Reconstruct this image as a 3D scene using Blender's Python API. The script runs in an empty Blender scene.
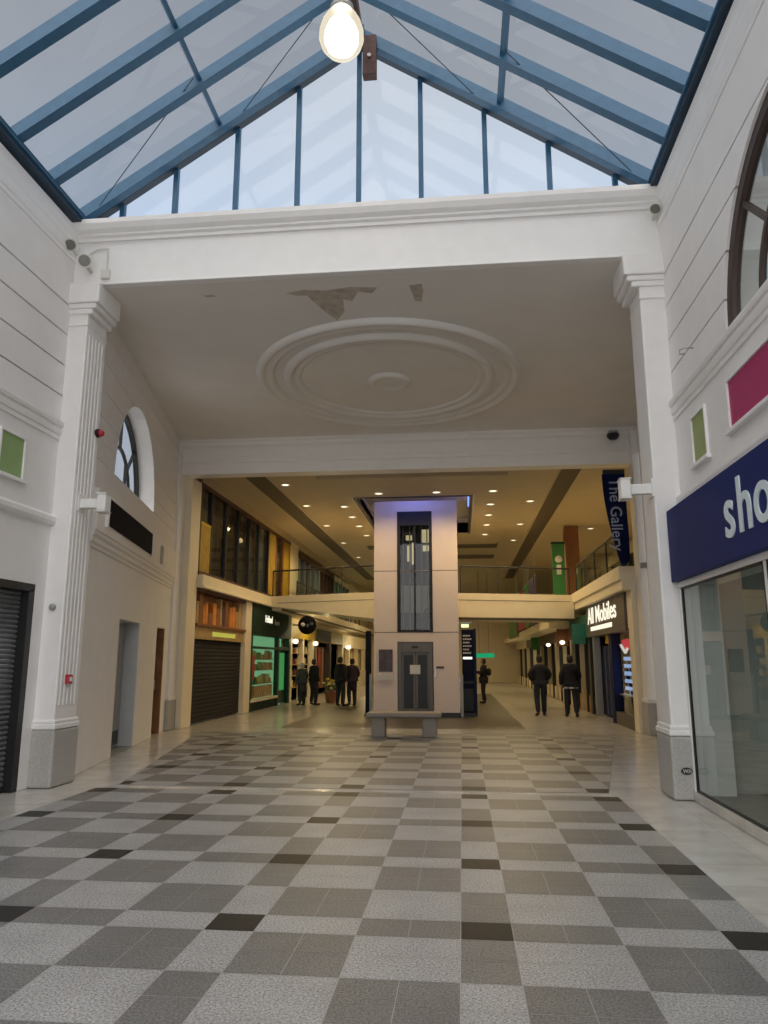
import bpy, bmesh, math, random
from mathutils import Matrix, Vector
random.seed(7)
PI = math.pi
C = bpy.context.scene.collection
ORG = {}
AX = -1.365            # the mall's centre line

# ------------------------------------------------------------------ materials
def new_mat(name):
    m = bpy.data.materials.new(name); m.use_nodes = True
    nt = m.node_tree
    b = nt.nodes.get('Principled BSDF')
    return m, nt, b

def mat(name, col, rough=0.5, metal=0.0, var=0.06, scale=6.0, spec=0.5, bump=0.0, emit=None, estr=0.0, stretch=None):
    m, nt, b = new_mat(name)
    b.inputs['Roughness'].default_value = rough
    b.inputs['Metallic'].default_value = metal
    b.inputs['Specular IOR Level'].default_value = spec
    tc = nt.nodes.new('ShaderNodeTexCoord')
    mp = nt.nodes.new('ShaderNodeMapping')
    if stretch: mp.inputs['Scale'].default_value = stretch
    n = nt.nodes.new('ShaderNodeTexNoise'); n.inputs['Scale'].default_value = scale; n.inputs['Detail'].default_value = 5
    nt.links.new(tc.outputs['Object'], mp.inputs['Vector']); nt.links.new(mp.outputs[0], n.inputs['Vector'])
    r = nt.nodes.new('ShaderNodeValToRGB')
    r.color_ramp.elements[0].position = 0.3; r.color_ramp.elements[1].position = 0.7
    lo = [max(0, c*(1-var)) for c in col]; hi = [min(1, c*(1+var)) for c in col]
    r.color_ramp.elements[0].color = (*lo, 1); r.color_ramp.elements[1].color = (*hi, 1)
    nt.links.new(n.outputs['Fac'], r.inputs['Fac']); nt.links.new(r.outputs['Color'], b.inputs['Base Color'])
    if bump:
        bp = nt.nodes.new('ShaderNodeBump'); bp.inputs['Strength'].default_value = bump; bp.inputs['Distance'].default_value = 0.01
        nt.links.new(n.outputs['Fac'], bp.inputs['Height']); nt.links.new(bp.outputs[0], b.inputs['Normal'])
    if emit:
        b.inputs['Emission Color'].default_value = (*emit, 1); b.inputs['Emission Strength'].default_value = estr
    return m

def granite(name, lo, hi, rough, scale=130.0, mid=0.5):
    m, nt, b = new_mat(name)
    tc = nt.nodes.new('ShaderNodeTexCoord')
    v = nt.nodes.new('ShaderNodeTexNoise'); v.inputs['Scale'].default_value = scale; v.inputs['Detail'].default_value = 3; v.inputs['Roughness'].default_value = 0.7
    w = nt.nodes.new('ShaderNodeTexNoise'); w.inputs['Scale'].default_value = 2.3; w.inputs['Detail'].default_value = 3
    r = nt.nodes.new('ShaderNodeValToRGB')
    r.color_ramp.elements[0].position = mid-0.13; r.color_ramp.elements[1].position = mid+0.13
    r.color_ramp.elements[0].color = (*lo, 1); r.color_ramp.elements[1].color = (*hi, 1)
    mx = nt.nodes.new('ShaderNodeMixRGB'); mx.blend_type = 'MULTIPLY'; mx.inputs['Fac'].default_value = 1
    r2 = nt.nodes.new('ShaderNodeValToRGB'); r2.color_ramp.elements[0].position = .3; r2.color_ramp.elements[1].position = .7
    r2.color_ramp.elements[0].color = (.84, .84, .84, 1); r2.color_ramp.elements[1].color = (1, 1, 1, 1)
    nt.links.new(tc.outputs['Object'], v.inputs['Vector']); nt.links.new(tc.outputs['Object'], w.inputs['Vector'])
    nt.links.new(v.outputs['Fac'], r.inputs['Fac']); nt.links.new(w.outputs['Fac'], r2.inputs['Fac'])
    nt.links.new(r.outputs['Color'], mx.inputs['Color1']); nt.links.new(r2.outputs['Color'], mx.inputs['Color2'])
    nt.links.new(mx.outputs['Color'], b.inputs['Base Color'])
    b.inputs['Roughness'].default_value = rough
    return m

def slab_marble(name, col, rough):
    m, nt, b = new_mat(name)
    tc = nt.nodes.new('ShaderNodeTexCoord')
    br = nt.nodes.new('ShaderNodeTexBrick'); br.inputs['Scale'].default_value = 1.0
    br.inputs['Brick Width'].default_value = .6; br.inputs['Row Height'].default_value = .6; br.inputs['Mortar Size'].default_value = .004
    br.offset = 0
    c = Vector(col)
    br.inputs['Color1'].default_value = (*c, 1); br.inputs['Color2'].default_value = (*(c*.93), 1); br.inputs['Mortar'].default_value = (*(c*.7), 1)
    n = nt.nodes.new('ShaderNodeTexNoise'); n.inputs['Scale'].default_value = 3; n.inputs['Detail'].default_value = 8
    r = nt.nodes.new('ShaderNodeValToRGB'); r.color_ramp.elements[0].color = (.86, .85, .83, 1); r.color_ramp.elements[1].color = (1, 1, 1, 1)
    r.color_ramp.elements[0].position = .35; r.color_ramp.elements[1].position = .6
    mx = nt.nodes.new('ShaderNodeMixRGB'); mx.blend_type = 'MULTIPLY'; mx.inputs['Fac'].default_value = 1
    nt.links.new(tc.outputs['Object'], br.inputs['Vector']); nt.links.new(tc.outputs['Object'], n.inputs['Vector'])
    nt.links.new(n.outputs['Fac'], r.inputs['Fac'])
    nt.links.new(br.outputs['Color'], mx.inputs['Color1']); nt.links.new(r.outputs['Color'], mx.inputs['Color2'])
    nt.links.new(mx.outputs['Color'], b.inputs['Base Color'])
    b.inputs['Roughness'].default_value = rough
    return m

def glass(name, tint, refl=1.0, rough=0.0):
    m = bpy.data.materials.new(name); m.use_nodes = True
    nt = m.node_tree; nt.nodes.clear()
    out = nt.nodes.new('ShaderNodeOutputMaterial')
    tr = nt.nodes.new('ShaderNodeBsdfTransparent'); tr.inputs['Color'].default_value = (*tint, 1)
    gl = nt.nodes.new('ShaderNodeBsdfGlossy'); gl.inputs['Roughness'].default_value = rough
    fr = nt.nodes.new('ShaderNodeFresnel'); fr.inputs['IOR'].default_value = 1.5
    geo = nt.nodes.new('ShaderNodeNewGeometry')
    mul = nt.nodes.new('ShaderNodeMath'); mul.operation = 'MULTIPLY'; mul.inputs[1].default_value = refl
    # both faces reflect alike
    inv = nt.nodes.new('ShaderNodeMix'); inv.data_type = 'FLOAT'
    inv.inputs[2].default_value = 1.5; inv.inputs[3].default_value = 1/1.5
    nt.links.new(geo.outputs['Backfacing'], inv.inputs[0]); nt.links.new(inv.outputs[0], fr.inputs['IOR'])
    mix = nt.nodes.new('ShaderNodeMixShader')
    nt.links.new(fr.outputs[0], mul.inputs[0]); nt.links.new(mul.outputs[0], mix.inputs[0])
    nt.links.new(tr.outputs[0], mix.inputs[1]); nt.links.new(gl.outputs[0], mix.inputs[2])
    nt.links.new(mix.outputs[0], out.inputs[0])
    return m

def glow(name, col, s):
    m = bpy.data.materials.new(name); m.use_nodes = True
    nt = m.node_tree; nt.nodes.clear()
    out = nt.nodes.new('ShaderNodeOutputMaterial'); e = nt.nodes.new('ShaderNodeEmission')
    e.inputs['Color'].default_value = (*col, 1); e.inputs['Strength'].default_value = s
    nt.links.new(e.outputs[0], out.inputs[0]); return m

M = {}
M['wall'] = mat('white_painted_plaster', (.80, .785, .775), .55, var=.025, scale=3)
M['trim'] = mat('white_gloss_trim', (.82, .81, .80), .4, var=.02)
M['ceil'] = mat('ceiling_emulsion', (.76, .74, .71), .7, var=.03, scale=1.5)
M['peel'] = mat('bare_plaster', (.48, .43, .37), .8, var=.2, scale=9)
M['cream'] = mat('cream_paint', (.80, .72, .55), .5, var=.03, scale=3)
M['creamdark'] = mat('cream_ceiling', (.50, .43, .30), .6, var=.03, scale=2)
M['stone'] = mat('flamed_granite_plinth', (.40, .39, .37), .6, var=.12, scale=45)
M['bench'] = mat('bench_stone', (.25, .22, .185), .5, var=.12, scale=50)
M['light'] = granite('light_granite', (.17, .169, .167), (.52, .518, .512), .42, 75)
M['grey'] = granite('grey_granite', (.085, .084, .082), (.25, .247, .241), .42, 75)
M['dark'] = granite('black_granite', (.006, .006, .006), (.02, .02, .02), .5)
M['brown'] = granite('brown_granite', (.065, .054, .04), (.13, .112, .085), .4)
M['grout'] = mat('tile_grout', (.40, .39, .37), .7, var=.05)
M['marble'] = slab_marble('cream_marble', (.57, .55, .515), .2)
M['blue'] = mat('blue_steel', (.030, .115, .215), .45, var=.1, scale=8)
M['darkblue'] = mat('dark_blue_steel', (.012, .035, .065), .5, var=.1)
M['black'] = mat('black_paint', (.012, .012, .013), .45, var=.1)
M['maroon'] = mat('rust_red_steel', (.07, .028, .022), .6, var=.3, scale=20)
M['roofglass'] = glass('roof_glass', (.56, .56, .56), .6)
M['gableglass'] = glass('gable_glass', (.95, .97, .985), .7)
M['shopglass'] = glass('shop_glass', (.66, .71, .68), 1.1)
M['clear'] = glass('clear_glass', (.82, .88, .86), 1.3)
M['darkglass'] = glass('tinted_glass', (.42, .45, .45), 1.4)
def milk():
    m, nt, b = new_mat('lamp_globe_glass')
    b.inputs['Base Color'].default_value = (.035, .034, .03, 1); b.inputs['Roughness'].default_value = .3
    b.inputs['Emission Color'].default_value = (1, .90, .68, 1); b.inputs['Emission Strength'].default_value = .66
    tr = nt.nodes.new('ShaderNodeBsdfTransparent'); tr.inputs['Color'].default_value = (1, .97, .9, 1)
    mx = nt.nodes.new('ShaderNodeMixShader'); mx.inputs[0].default_value = .25
    nt.links.new(b.outputs[0], mx.inputs[1]); nt.links.new(tr.outputs[0], mx.inputs[2])
    nt.links.new(mx.outputs[0], nt.nodes['Material Output'].inputs[0]); return m
M['globe'] = milk()
M['globeinner'] = glow('lamp_bulb', (1, .90, .74), 13.0)
M['metal'] = mat('brushed_metal', (.45, .44, .42), .35, .9, var=.06, scale=20)
M['greymetal'] = mat('grey_metal', (.32, .33, .34), .45, .3, var=.06)
M['slat'] = mat('grey_roller_slat', (.15, .153, .157), .5, .1, var=.15, scale=4)
M['slatdark'] = mat('brown_roller_slat', (.010, .008, .0075), .9, .0, var=.2, scale=4)
M['green'] = mat('green_panel', (.27, .40, .17), .5, var=.04)
M['olive'] = mat('olive_green_panel', (.30, .37, .14), .5, var=.04)
M['magenta'] = mat('magenta_panel', (.40, .028, .13), .5, var=.04)
M['navysign'] = mat('navy_sign_face', (.010, .022, .125), .6, var=.04, spec=.2)
M['navysign_edge'] = mat('navy_sign_edge', (.03, .04, .13), .4, var=.04)
M['letter'] = mat('pale_blue_letter', (.66, .76, .82), .4, var=.02)
M['brownframe'] = mat('brown_timber_frame', (.045, .024, .018), .5, var=.2, stretch=(20, 20, 2))
M['grille'] = mat('brown_grille', (.075, .055, .035), .6, var=.15, scale=30)
M['navy'] = mat('navy_banner', (.004, .008, .045), .8, var=.1, spec=.1)
M['banlet'] = mat('banner_lettering', (.28, .33, .45), .5, var=.02)
M['panelblack'] = mat('blank_black_fascia', (.008, .007, .012), .8, var=.15, spec=.1)
M['door'] = mat('pale_grey_door', (.50, .52, .53), .45, var=.04)
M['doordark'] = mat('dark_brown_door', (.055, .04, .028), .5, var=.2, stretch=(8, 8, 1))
M['red'] = mat('red_plastic', (.42, .02, .04), .4, var=.05)
M['white'] = mat('white_plastic', (.80, .80, .78), .4, var=.02)
M['offwhite'] = mat('aged_white_plastic', (.66, .65, .60), .45, var=.04)
M['lens'] = mat('dark_lens', (.16, .17, .14), .25, var=.2)
M['lift'] = mat('lift_tower_panel', (.82, .70, .62), .45, var=.03, scale=2)
M['joint'] = mat('panel_joint', (.25, .21, .2), .6)
M['liftframe'] = mat('dark_grey_frame', (.018, .019, .024), .7, .0, var=.1)
M['liftdoor'] = mat('lift_door_steel', (.15, .146, .138), .5, .3, var=.05, stretch=(30, 30, 1))
M['poster'] = mat('dark_poster', (.055, .03, .035), .4, var=.9, scale=7)
M['greenfascia'] = mat('dark_green_fascia', (.008, .030, .019), .6, var=.1, spec=.2)
M['greenframe'] = mat('green_frame', (.007, .045, .027), .5, var=.1, spec=.3)
M['greendoor'] = mat('lit_green_door', (.05, .38, .15), .4, var=.2, emit=(.05, .5, .16), estr=.28)
M['yellow'] = mat('yellow_fascia', (.55, .38, .01), .5, var=.06)
M['orange'] = mat('orange_carton', (.62, .22, .04), .5, var=.2)
M['brownbox'] = mat('brown_carton', (.24, .10, .035), .6, var=.25)
M['tanbox'] = mat('tan_carton', (.42, .28, .12), .6, var=.2)
M['purplebox'] = mat('plum_carton', (.06, .015, .03), .5, var=.2)
M['curtain'] = mat('dark_window_drape', (.022, .017, .015), .8, var=.7, scale=2, stretch=(1, 5, .7))
M['curtaingreen'] = mat('green_grey_drape', (.045, .048, .036), .8, var=.6, scale=2, stretch=(1, 5, .7))
M['yellowpane'] = mat('amber_panel', (.34, .22, .012), .5, var=.2)
M['bluegrey'] = mat('blue_grey_panel', (.06, .10, .15), .5, var=.4, scale=3)
M['mobsign'] = mat('taupe_fascia', (.10, .088, .078), .5, var=.08)
M['signlit'] = glow('lit_lettering', (1, .93, .72), 1.0)
M['whitelit'] = glow('lit_white_strip', (1, .97, .9), 1.0)
M['bluescreen'] = glow('lit_blue_display', (.45, .62, 1.0), 1.0)
M['redlit'] = glow('lit_red_display', (1, .05, .10), .8)
M['warmlit'] = glow('lit_warm_panel', (1, .80, .45), .9)
M['greenlit'] = glow('lit_green_sign', (.02, .55, .22), .55)
M['dlens'] = glow('downlight_lens', (1, .86, .60), 2.2)
M['bluelit'] = glow('blue_cove_tube', (.12, .20, 1.0), 2.6)
M['navydoor'] = mat('navy_door', (.010, .014, .06), .6, spec=.2, var=.3, stretch=(10, 10, .5))
M['redban'] = mat('red_banner', (.30, .012, .03), .6, var=.1)
M['greenban'] = mat('green_banner', (.035, .20, .05), .6, var=.1)
M['purpban'] = mat('purple_banner', (.05, .03, .10), .6, var=.1)
M['tealban'] = mat('teal_panel', (.02, .16, .12), .5, var=.15)
M['rust'] = mat('rust_column', (.22, .085, .03), .6, var=.1)
M['skin'] = mat('skin', (.42, .26, .19), .5, var=.05)
M['hairdark'] = mat('dark_hair', (.012, .009, .008), .6, var=.2, scale=40)
M['blackcloth'] = mat('black_cloth', (.010, .010, .012), .85, var=.25, scale=25)
M['denim'] = mat('dark_trousers', (.015, .017, .024), .85, var=.25, scale=25)
M['greycloth'] = mat('slate_coat', (.045, .055, .055), .85, var=.2, scale=25)
M['plumcloth'] = mat('plum_coat', (.022, .010, .024), .85, var=.2, scale=25)
M['whitecloth'] = mat('white_knit', (.45, .43, .42), .85, var=.1, scale=25)
M['shoe'] = mat('dark_shoe', (.015, .013, .013), .6, var=.1)
M['paleshoe'] = mat('pale_sole', (.5, .32, .3), .6, var=.1)
M['leaf'] = mat('leaf_green', (.03, .09, .015), .6, var=.4, scale=20)
M['petal'] = mat('yellow_petal', (.62, .48, .04), .6, var=.2, scale=20)
M['petalw'] = mat('cream_petal', (.70, .62, .40), .6, var=.1)
M['bucket'] = mat('terracotta_bucket', (.30, .13, .08), .6, var=.15)
M['interior'] = mat('vacant_shop_wall', (.42, .44, .42), .7, var=.08, scale=2)
M['interfloor'] = mat('vacant_shop_floor', (.16, .165, .16), .6, var=.15)
M['kiosk'] = mat('navy_directory', (.006, .010, .028), .7, var=.15, spec=.15)
M['kioskgrey'] = mat('slate_panel', (.035, .045, .05), .6, var=.1, spec=.2)
M['paper'] = mat('white_paper', (.75, .75, .73), .6, var=.02)
M['bluecove'] = mat('pale_cove_paint', (.55, .55, .62), .5, var=.02)

# ------------------------------------------------------------------ mesh helper
class MB:
    def __init__(s, xf=None):
        s.bm = bmesh.new(); s.xf = xf; s.mi = 0
    def face(s, pts):
        vs = [s.bm.verts.new(p) for p in pts]
        f = s.bm.faces.new(vs); f.material_index = s.mi; return f
    def box(s, x0, x1, y0, y1, z0, z1):
        x0, x1 = min(x0, x1), max(x0, x1); y0, y1 = min(y0, y1), max(y0, y1); z0, z1 = min(z0, z1), max(z0, z1)
        v = [s.bm.verts.new(p) for p in ((x0,y0,z0),(x1,y0,z0),(x1,y1,z0),(x0,y1,z0),(x0,y0,z1),(x1,y0,z1),(x1,y1,z1),(x0,y1,z1))]
        for q in ((0,3,2,1),(4,5,6,7),(0,1,5,4),(1,2,6,5),(2,3,7,6),(3,0,4,7)):
            s.bm.faces.new([v[i] for i in q]).material_index = s.mi
        return s
    def prism(s, poly, axis, a, b):
        """poly = 2-D outline in the two other axes (in x,y,z order), extruded along axis from a to b"""
        def p3(p, t):
            if axis == 'x': return (t, p[0], p[1])
            if axis == 'y': return (p[0], t, p[1])
            return (p[0], p[1], t)
        A = [s.bm.verts.new(p3(p, a)) for p in poly]; B = [s.bm.verts.new(p3(p, b)) for p in poly]
        n = len(poly)
        s.bm.faces.new(A).material_index = s.mi; s.bm.faces.new(B[::-1]).material_index = s.mi
        for i in range(n):
            s.bm.faces.new([A[i], B[i], B[(i+1) % n], A[(i+1) % n]]).material_index = s.mi
        return s
    def tube(s, pts, r, n=8, cap=True):
        pts = [Vector(p) for p in pts]
        rs = r if isinstance(r, (list, tuple)) else [r]*len(pts)
        rings = []
        for i, p in enumerate(pts):
            d = (pts[min(i+1, len(pts)-1)]-pts[max(i-1, 0)]).normalized()
            a = d.cross(Vector((0,0,1)));
            if a.length < 1e-3: a = d.cross(Vector((1,0,0)))
            a.normalize(); b = d.cross(a)
            rings.append([s.bm.verts.new(p+rs[i]*(math.cos(2*PI*k/n)*a+math.sin(2*PI*k/n)*b)) for k in range(n)])
        for i in range(len(rings)-1):
            for k in range(n):
                s.bm.faces.new([rings[i][k], rings[i][(k+1)%n], rings[i+1][(k+1)%n], rings[i+1][k]]).material_index = s.mi
        if cap:
            s.bm.faces.new(rings[0]).material_index = s.mi; s.bm.faces.new(rings[-1][::-1]).material_index = s.mi
        return s
    def lathe(s, prof, c, n=32, sx=1, sy=1, axis='z', smooth=True, closed=True):
        rings = []
        for r, h in prof:
            ring = []
            for k in range(n):
                a = 2*PI*k/n; u, v = r*math.cos(a)*sx, r*math.sin(a)*sy
                if axis == 'z': p = (c[0]+u, c[1]+v, c[2]+h)
                elif axis == 'y': p = (c[0]+u, c[1]+h, c[2]+v)
                else: p = (c[0]+h, c[1]+u, c[2]+v)
                ring.append(s.bm.verts.new(p))
            rings.append(ring)
        for i in range(len(rings)-1):
            for k in range(n):
                f = s.bm.faces.new([rings[i][k], rings[i][(k+1)%n], rings[i+1][(k+1)%n], rings[i+1][k]])
                f.material_index = s.mi; f.smooth = smooth
        if closed:
            for ring in (rings[0], rings[-1]):
                s.bm.faces.new(ring).material_index = s.mi
        return s
    def bar(s, p, q, w, h, up=(0,0,1)):
        p, q = Vector(p), Vector(q); d = (q-p).normalized(); a = d.cross(Vector(up)).normalized(); b = a.cross(d)
        vs = []
        for t in (p, q):
            for i, j in ((-1,-1),(1,-1),(1,1),(-1,1)):
                vs.append(s.bm.verts.new(t+a*(i*w/2)+b*(j*h/2)))
        for f in ((0,1,2,3),(7,6,5,4),(0,4,5,1),(1,5,6,2),(2,6,7,3),(3,7,4,0)):
            s.bm.faces.new([vs[i] for i in f]).material_index = s.mi
        return s

def put(o, parent):
    C.objects.link(o)
    if parent is not None:
        o.parent = parent
    return o

def part(name, mb, m, parent=None, bevel=0.0, smooth=False, label=None):
    me = bpy.data.meshes.new(name)
    bm = mb.bm
    if mb.xf is not None: bmesh.ops.transform(bm, matrix=mb.xf, verts=bm.verts)
    off = ORG.get(parent.name, Vector((0,0,0))) if parent is not None else Vector((0,0,0))
    if off.length: bmesh.ops.translate(bm, vec=-off, verts=bm.verts)
    bmesh.ops.recalc_face_normals(bm, faces=bm.faces)
    if smooth:
        for f in bm.faces: f.smooth = True
    bm.to_mesh(me); bm.free()
    for x in (m if isinstance(m, (list, tuple)) else [m]): me.materials.append(x)
    o = bpy.data.objects.new(name, me)
    put(o, parent)
    ORG[o.name] = off
    if bevel:
        bv = o.modifiers.new('Bevel', 'BEVEL'); bv.width = bevel; bv.segments = 2; bv.limit_method = 'ANGLE'; bv.angle_limit = math.radians(50)
    if label: o['label'] = label
    return o

def tag(o, label, cat, group=None, kind=None):
    o['label'] = label; o['category'] = cat
    if group: o['group'] = group
    if kind: o['kind'] = kind
    return o

def thing(name, loc, label, cat, group=None, kind=None):
    o = bpy.data.objects.new(name, None); C.objects.link(o); o.location = loc; o.empty_display_size = .1
    ORG[o.name] = Vector(loc)
    return tag(o, label, cat, group, kind)

def struct(name, mb, m, label, bevel=0.0, cat='room'):
    return tag(part(name, mb, m, None, bevel), label, cat, kind='structure')

def dup(root, delta, label=None, group=None):
    r = root.copy(); C.objects.link(r); r.location = Vector(root.location)+Vector(delta)
    ORG[r.name] = Vector(r.location)
    if label: r['label'] = label
    if group: r['group'] = group
    for ch in list(root.children):
        c = ch.copy(); C.objects.link(c); c.parent = r
        for g in list(ch.children):
            d = g.copy(); C.objects.link(d); d.parent = c
    return r

def frame_xf(o, xd, yd, zd):
    return Matrix(((xd[0], yd[0], zd[0], o[0]), (xd[1], yd[1], zd[1], o[1]), (xd[2], yd[2], zd[2], o[2]), (0, 0, 0, 1)))
FACE = {'-x': ((0,-1,0),(0,0,1),(-1,0,0)), '+x': ((0,1,0),(0,0,1),(1,0,0)), '-y': ((1,0,0),(0,0,1),(0,-1,0)), 'down': ((0,0,-1),(1,0,0),(0,-1,0))}

def text(name, body, size, loc, facing, m, parent, depth=.01, fat=.0, align='LEFT', sx=1.0, shear=0):
    cu = bpy.data.curves.new(name, 'FONT'); cu.body = body; cu.size = size; cu.extrude = depth; cu.offset = fat; cu.align_x = align; cu.shear = shear
    cu.resolution_u = 6
    tmp = bpy.data.objects.new('tmp_text', cu); C.objects.link(tmp)
    dg = bpy.context.evaluated_depsgraph_get(); dg.update()
    me = bpy.data.meshes.new_from_object(tmp.evaluated_get(dg))
    bpy.data.objects.remove(tmp); bpy.data.curves.remove(cu)
    me.name = name
    off = ORG.get(parent.name, Vector((0,0,0)))
    me.transform(Matrix.Diagonal((sx, 1, 1, 1)))
    me.transform(Matrix.Translation(-off) @ frame_xf(loc, *FACE[facing]))
    me.materials.clear(); me.materials.append(m)
    o = bpy.data.objects.new(name, me); put(o, parent); ORG[o.name] = off
    return o

def lamp(name, kind, loc, energy, col, parent=None, size=.1, spot=None, rot=None):
    l = bpy.data.lights.new(name, kind); l.energy = energy; l.color = col
    if kind == 'AREA': l.size = size
    elif kind != 'SUN': l.shadow_soft_size = size
    if kind == 'SPOT': l.spot_size = spot or 2.6; l.spot_blend = .6
    o = bpy.data.objects.new(name, l); C.objects.link(o)
    off = ORG.get(parent.name, Vector((0,0,0))) if parent is not None else Vector((0,0,0))
    o.location = Vector(loc)-off
    if rot: o.rotation_euler = rot
    if parent is not None: o.parent = parent
    return o

# ================================================================== camera
cam = bpy.data.cameras.new('camera'); co = bpy.data.objects.new('camera', cam); C.objects.link(co)
co.location = (0, 0, 1.6)
co.rotation_euler = (math.radians(90+11.31), 0, math.radians(5.90))
cam.sensor_fit = 'VERTICAL'; cam.sensor_height = 36; cam.lens = 740/1024*36; cam.clip_end = 300
bpy.context.scene.camera = co

# ================================================================== floor
T = .31; TY = .30
def tile_mat(i, j):
    # i, j: cell index; every third cell is a one-tile strip
    if i % 3 == 0 and j % 3 == 0: return 2
    return 0 if (i+j) % 2 == 0 else 1
def cells(lo, hi, o, t):
    """tile columns from lo to hi with the cell index each belongs to"""
    out = []; k0 = math.floor((lo-o)/(5*t))-1
    for k in range(k0, k0+40):
        for q, ci in ((0,0),(1,1),(2,1),(3,2),(4,2)):
            a = o+(5*k+q)*t
            if a > lo-t and a < hi: out.append((a, a+t, 3*k+ci))
    return out
fl = MB()
fl.mi = 3
fl.face([(-9,-6,-.004),(8,-6,-.004),(8,62,-.004),(-9,62,-.004)])
G = .0022
def zone(y0, y1, xl, xr, oy, idx):
    """tile zone between the lines xl(y), xr(y)"""
    fl.mi = 4
    n = 12
    for k in range(n):
        a, b = y0+(y1-y0)*k/n, y0+(y1-y0)*(k+1)/n
        fl.face([(xl(a), a, -.0015), (xr(a), a, -.0015), (xr(b), b, -.0015), (xl(b), b, -.0015)])
    for (ya, yb, j) in cells(y0, y1, oy, TY):
        a, b = max(ya, y0), min(yb, y1)
        if b-a < .02: continue
        lo, hi = min(xl(a), xl(b)), max(xr(a), xr(b))
        for (xa, xb, i) in cells(lo, hi, -.04, T):
            p = []
            for (x, y) in ((xa+G, a+G), (xb-G, a+G), (xb-G, b-G), (xa+G, b-G)):
                p.append((min(max(x, xl(y)), xr(y)), y, 0))
            if abs(p[1][0]-p[0][0])+abs(p[2][0]-p[3][0]) < .02: continue
            fl.mi = tile_mat(i, j)
            q = []
            for v in p:
                if not q or (Vector(v)-Vector(q[-1])).length > 1e-4: q.append(v)
            if len(q) > 2 and (Vector(q[0])-Vector(q[-1])).length < 1e-4: q.pop()
            if len(q) >= 3: fl.face(q)
zone(-3.0, 9.56, lambda y: -4.69, lambda y: 1.82, 4.75, 0)
zone(9.80, 17.0, lambda y: -4.5-(y-9.76)*.205, lambda y: 1.75+(y-9.76)*.205, 9.81-5*TY*2, 0)
fl.mi = 5
fl.face([(-4.4, 18.25, -.001), (1.47, 18.25, -.001), (1.35, 37, -.001), (-4.35, 37, -.001)])
struct('floor', fl, [M['light'], M['grey'], M['dark'], M['marble'], M['grout'], M['brown']], 'checked grey and white granite mall floor with marble border', cat='floor')

# ================================================================== near side walls
WL, WR = -5.53, 2.77
GZ = [4.80, 5.25, 5.70, 6.165, 6.61, 7.34]
def arc_w(R, dz): return math.sqrt(max(0, R*R-dz*dz))
def band(mb, u0, u1, za, zb, arch, v0, v1):
    """strip of wall between za and zb with the arch opening cut out; local axes u, v, z"""
    if arch is None: mb.box(u0, u1, v0, v1, za, zb); return
    cu, cz, R = arch
    if za >= cz+R or zb <= cz: 
        mb.box(u0, u1, v0, v1, za, zb); return
    def prism(poly):
        A = [mb.bm.verts.new((p[0], v0, p[1])) for p in poly]; B = [mb.bm.verts.new((p[0], v1, p[1])) for p in poly]
        mb.bm.faces.new(A); mb.bm.faces.new(B[::-1]); n = len(poly)
        for i in range(n): mb.bm.faces.new([A[i], B[i], B[(i+1)%n], A[(i+1)%n]])
    n = 14
    for sgn, ue in ((-1, u0), (1, u1)):
        zt = min(zb, cz+R); poly = [(ue, za)]
        zz = [max(za, cz)+(zt-max(za, cz))*math.sin(PI/2*k/n) for k in range(n+1)]
        if za < cz: poly.append((cu+sgn*R, za))
        for z in zz: poly.append((cu+sgn*arc_w(R, z-cz), z))
        if zb > cz+R: poly.append((cu, zb))
        poly.append((ue, zb))
        prism(poly)

def side_xf(side):
    # local u = world Y, v = depth out of the wall face towards the hall, z up
    if side == 'l': return frame_xf((WL, 0, 0), (0,1,0), (1,0,0), (0,0,1))
    return frame_xf((WR, 0, 0), (0,1,0), (-1,0,0), (0,0,1))

ARCH = (5.72, 4.86, 1.72)
for side in 'lr':
    nm = 'left' if side == 'l' else 'right'
    xf = side_xf(side)
    y0, y1 = -5.0, 9.42
    w = MB(xf)
    # pier beside the pilaster, wall below the string course, ground floor opening
    ow0, ow1, otop = (4.9, 9.17, 2.57) if side == 'l' else (1.2, 9.36, 2.50)
    w.box(y0, ow0, -.35, 0, 0, otop); w.box(ow1, y1, -.35, 0, 0, otop)
    w.box(y0, y1, -.35, 0, otop, 4.66)
    for za, zb in zip(GZ[:-1], GZ[1:]):
        band(w, y0, y1, za+.011, zb-.011, ARCH, -.16, 0)
    band(w, y0, y1, 4.66, 7.86, ARCH, -.36, -.14)
    struct('wall_'+nm, w, M['wall'], f'white boarded upper wall of the hall on the {nm}', cat='wall')
    # mouldings
    t = MB(xf)
    prof = [(0, 4.60), (.02, 4.60), (.02, 4.625), (.01, 4.63), (.01, 4.665), (.03, 4.675), (.04, 4.71), (.04, 4.735), (.03, 4.75), (.03, 4.775), (.055, 4.785), (.065, 4.82), (.065, 4.85), (0, 4.86)]
    t.prism(prof, 'x', y0, y1)
    struct('trim_1' if side == 'l' else 'trim_2', t, M['trim'], f'moulded white sill course along the {nm} wall', cat='moulding')
    t = MB(xf)
    if side == 'l': t.prism([(0, 3.38), (.05, 3.40), (.07, 3.44), (.07, 3.50), (.03, 3.53), (0, 3.55)], 'x', y0, y1)
    else: t.prism([(0, 3.50), (.05, 3.51), (.06, 3.55), (.06, 3.60), (.02, 3.62), (0, 3.64)], 'x', y0, y1)
    struct('trim_3' if side == 'l' else 'trim_4', t, M['trim'], f'plain white string course above the shop opening on the {nm}', cat='moulding')
    t = MB(xf)
    t.prism([(0, 7.30), (.012, 7.30), (.012, 7.36), (.024, 7.38), (.024, 7.52), (.034, 7.55), (.034, 7.62), (.045, 7.66), (.05, 7.72), (.05, 7.80), (0, 7.83)], 'x', y0, y1)
    struct('trim_5' if side == 'l' else 'trim_6', t, M['trim'], f'white eaves cornice under the glass roof on the {nm}', cat='moulding')

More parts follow.
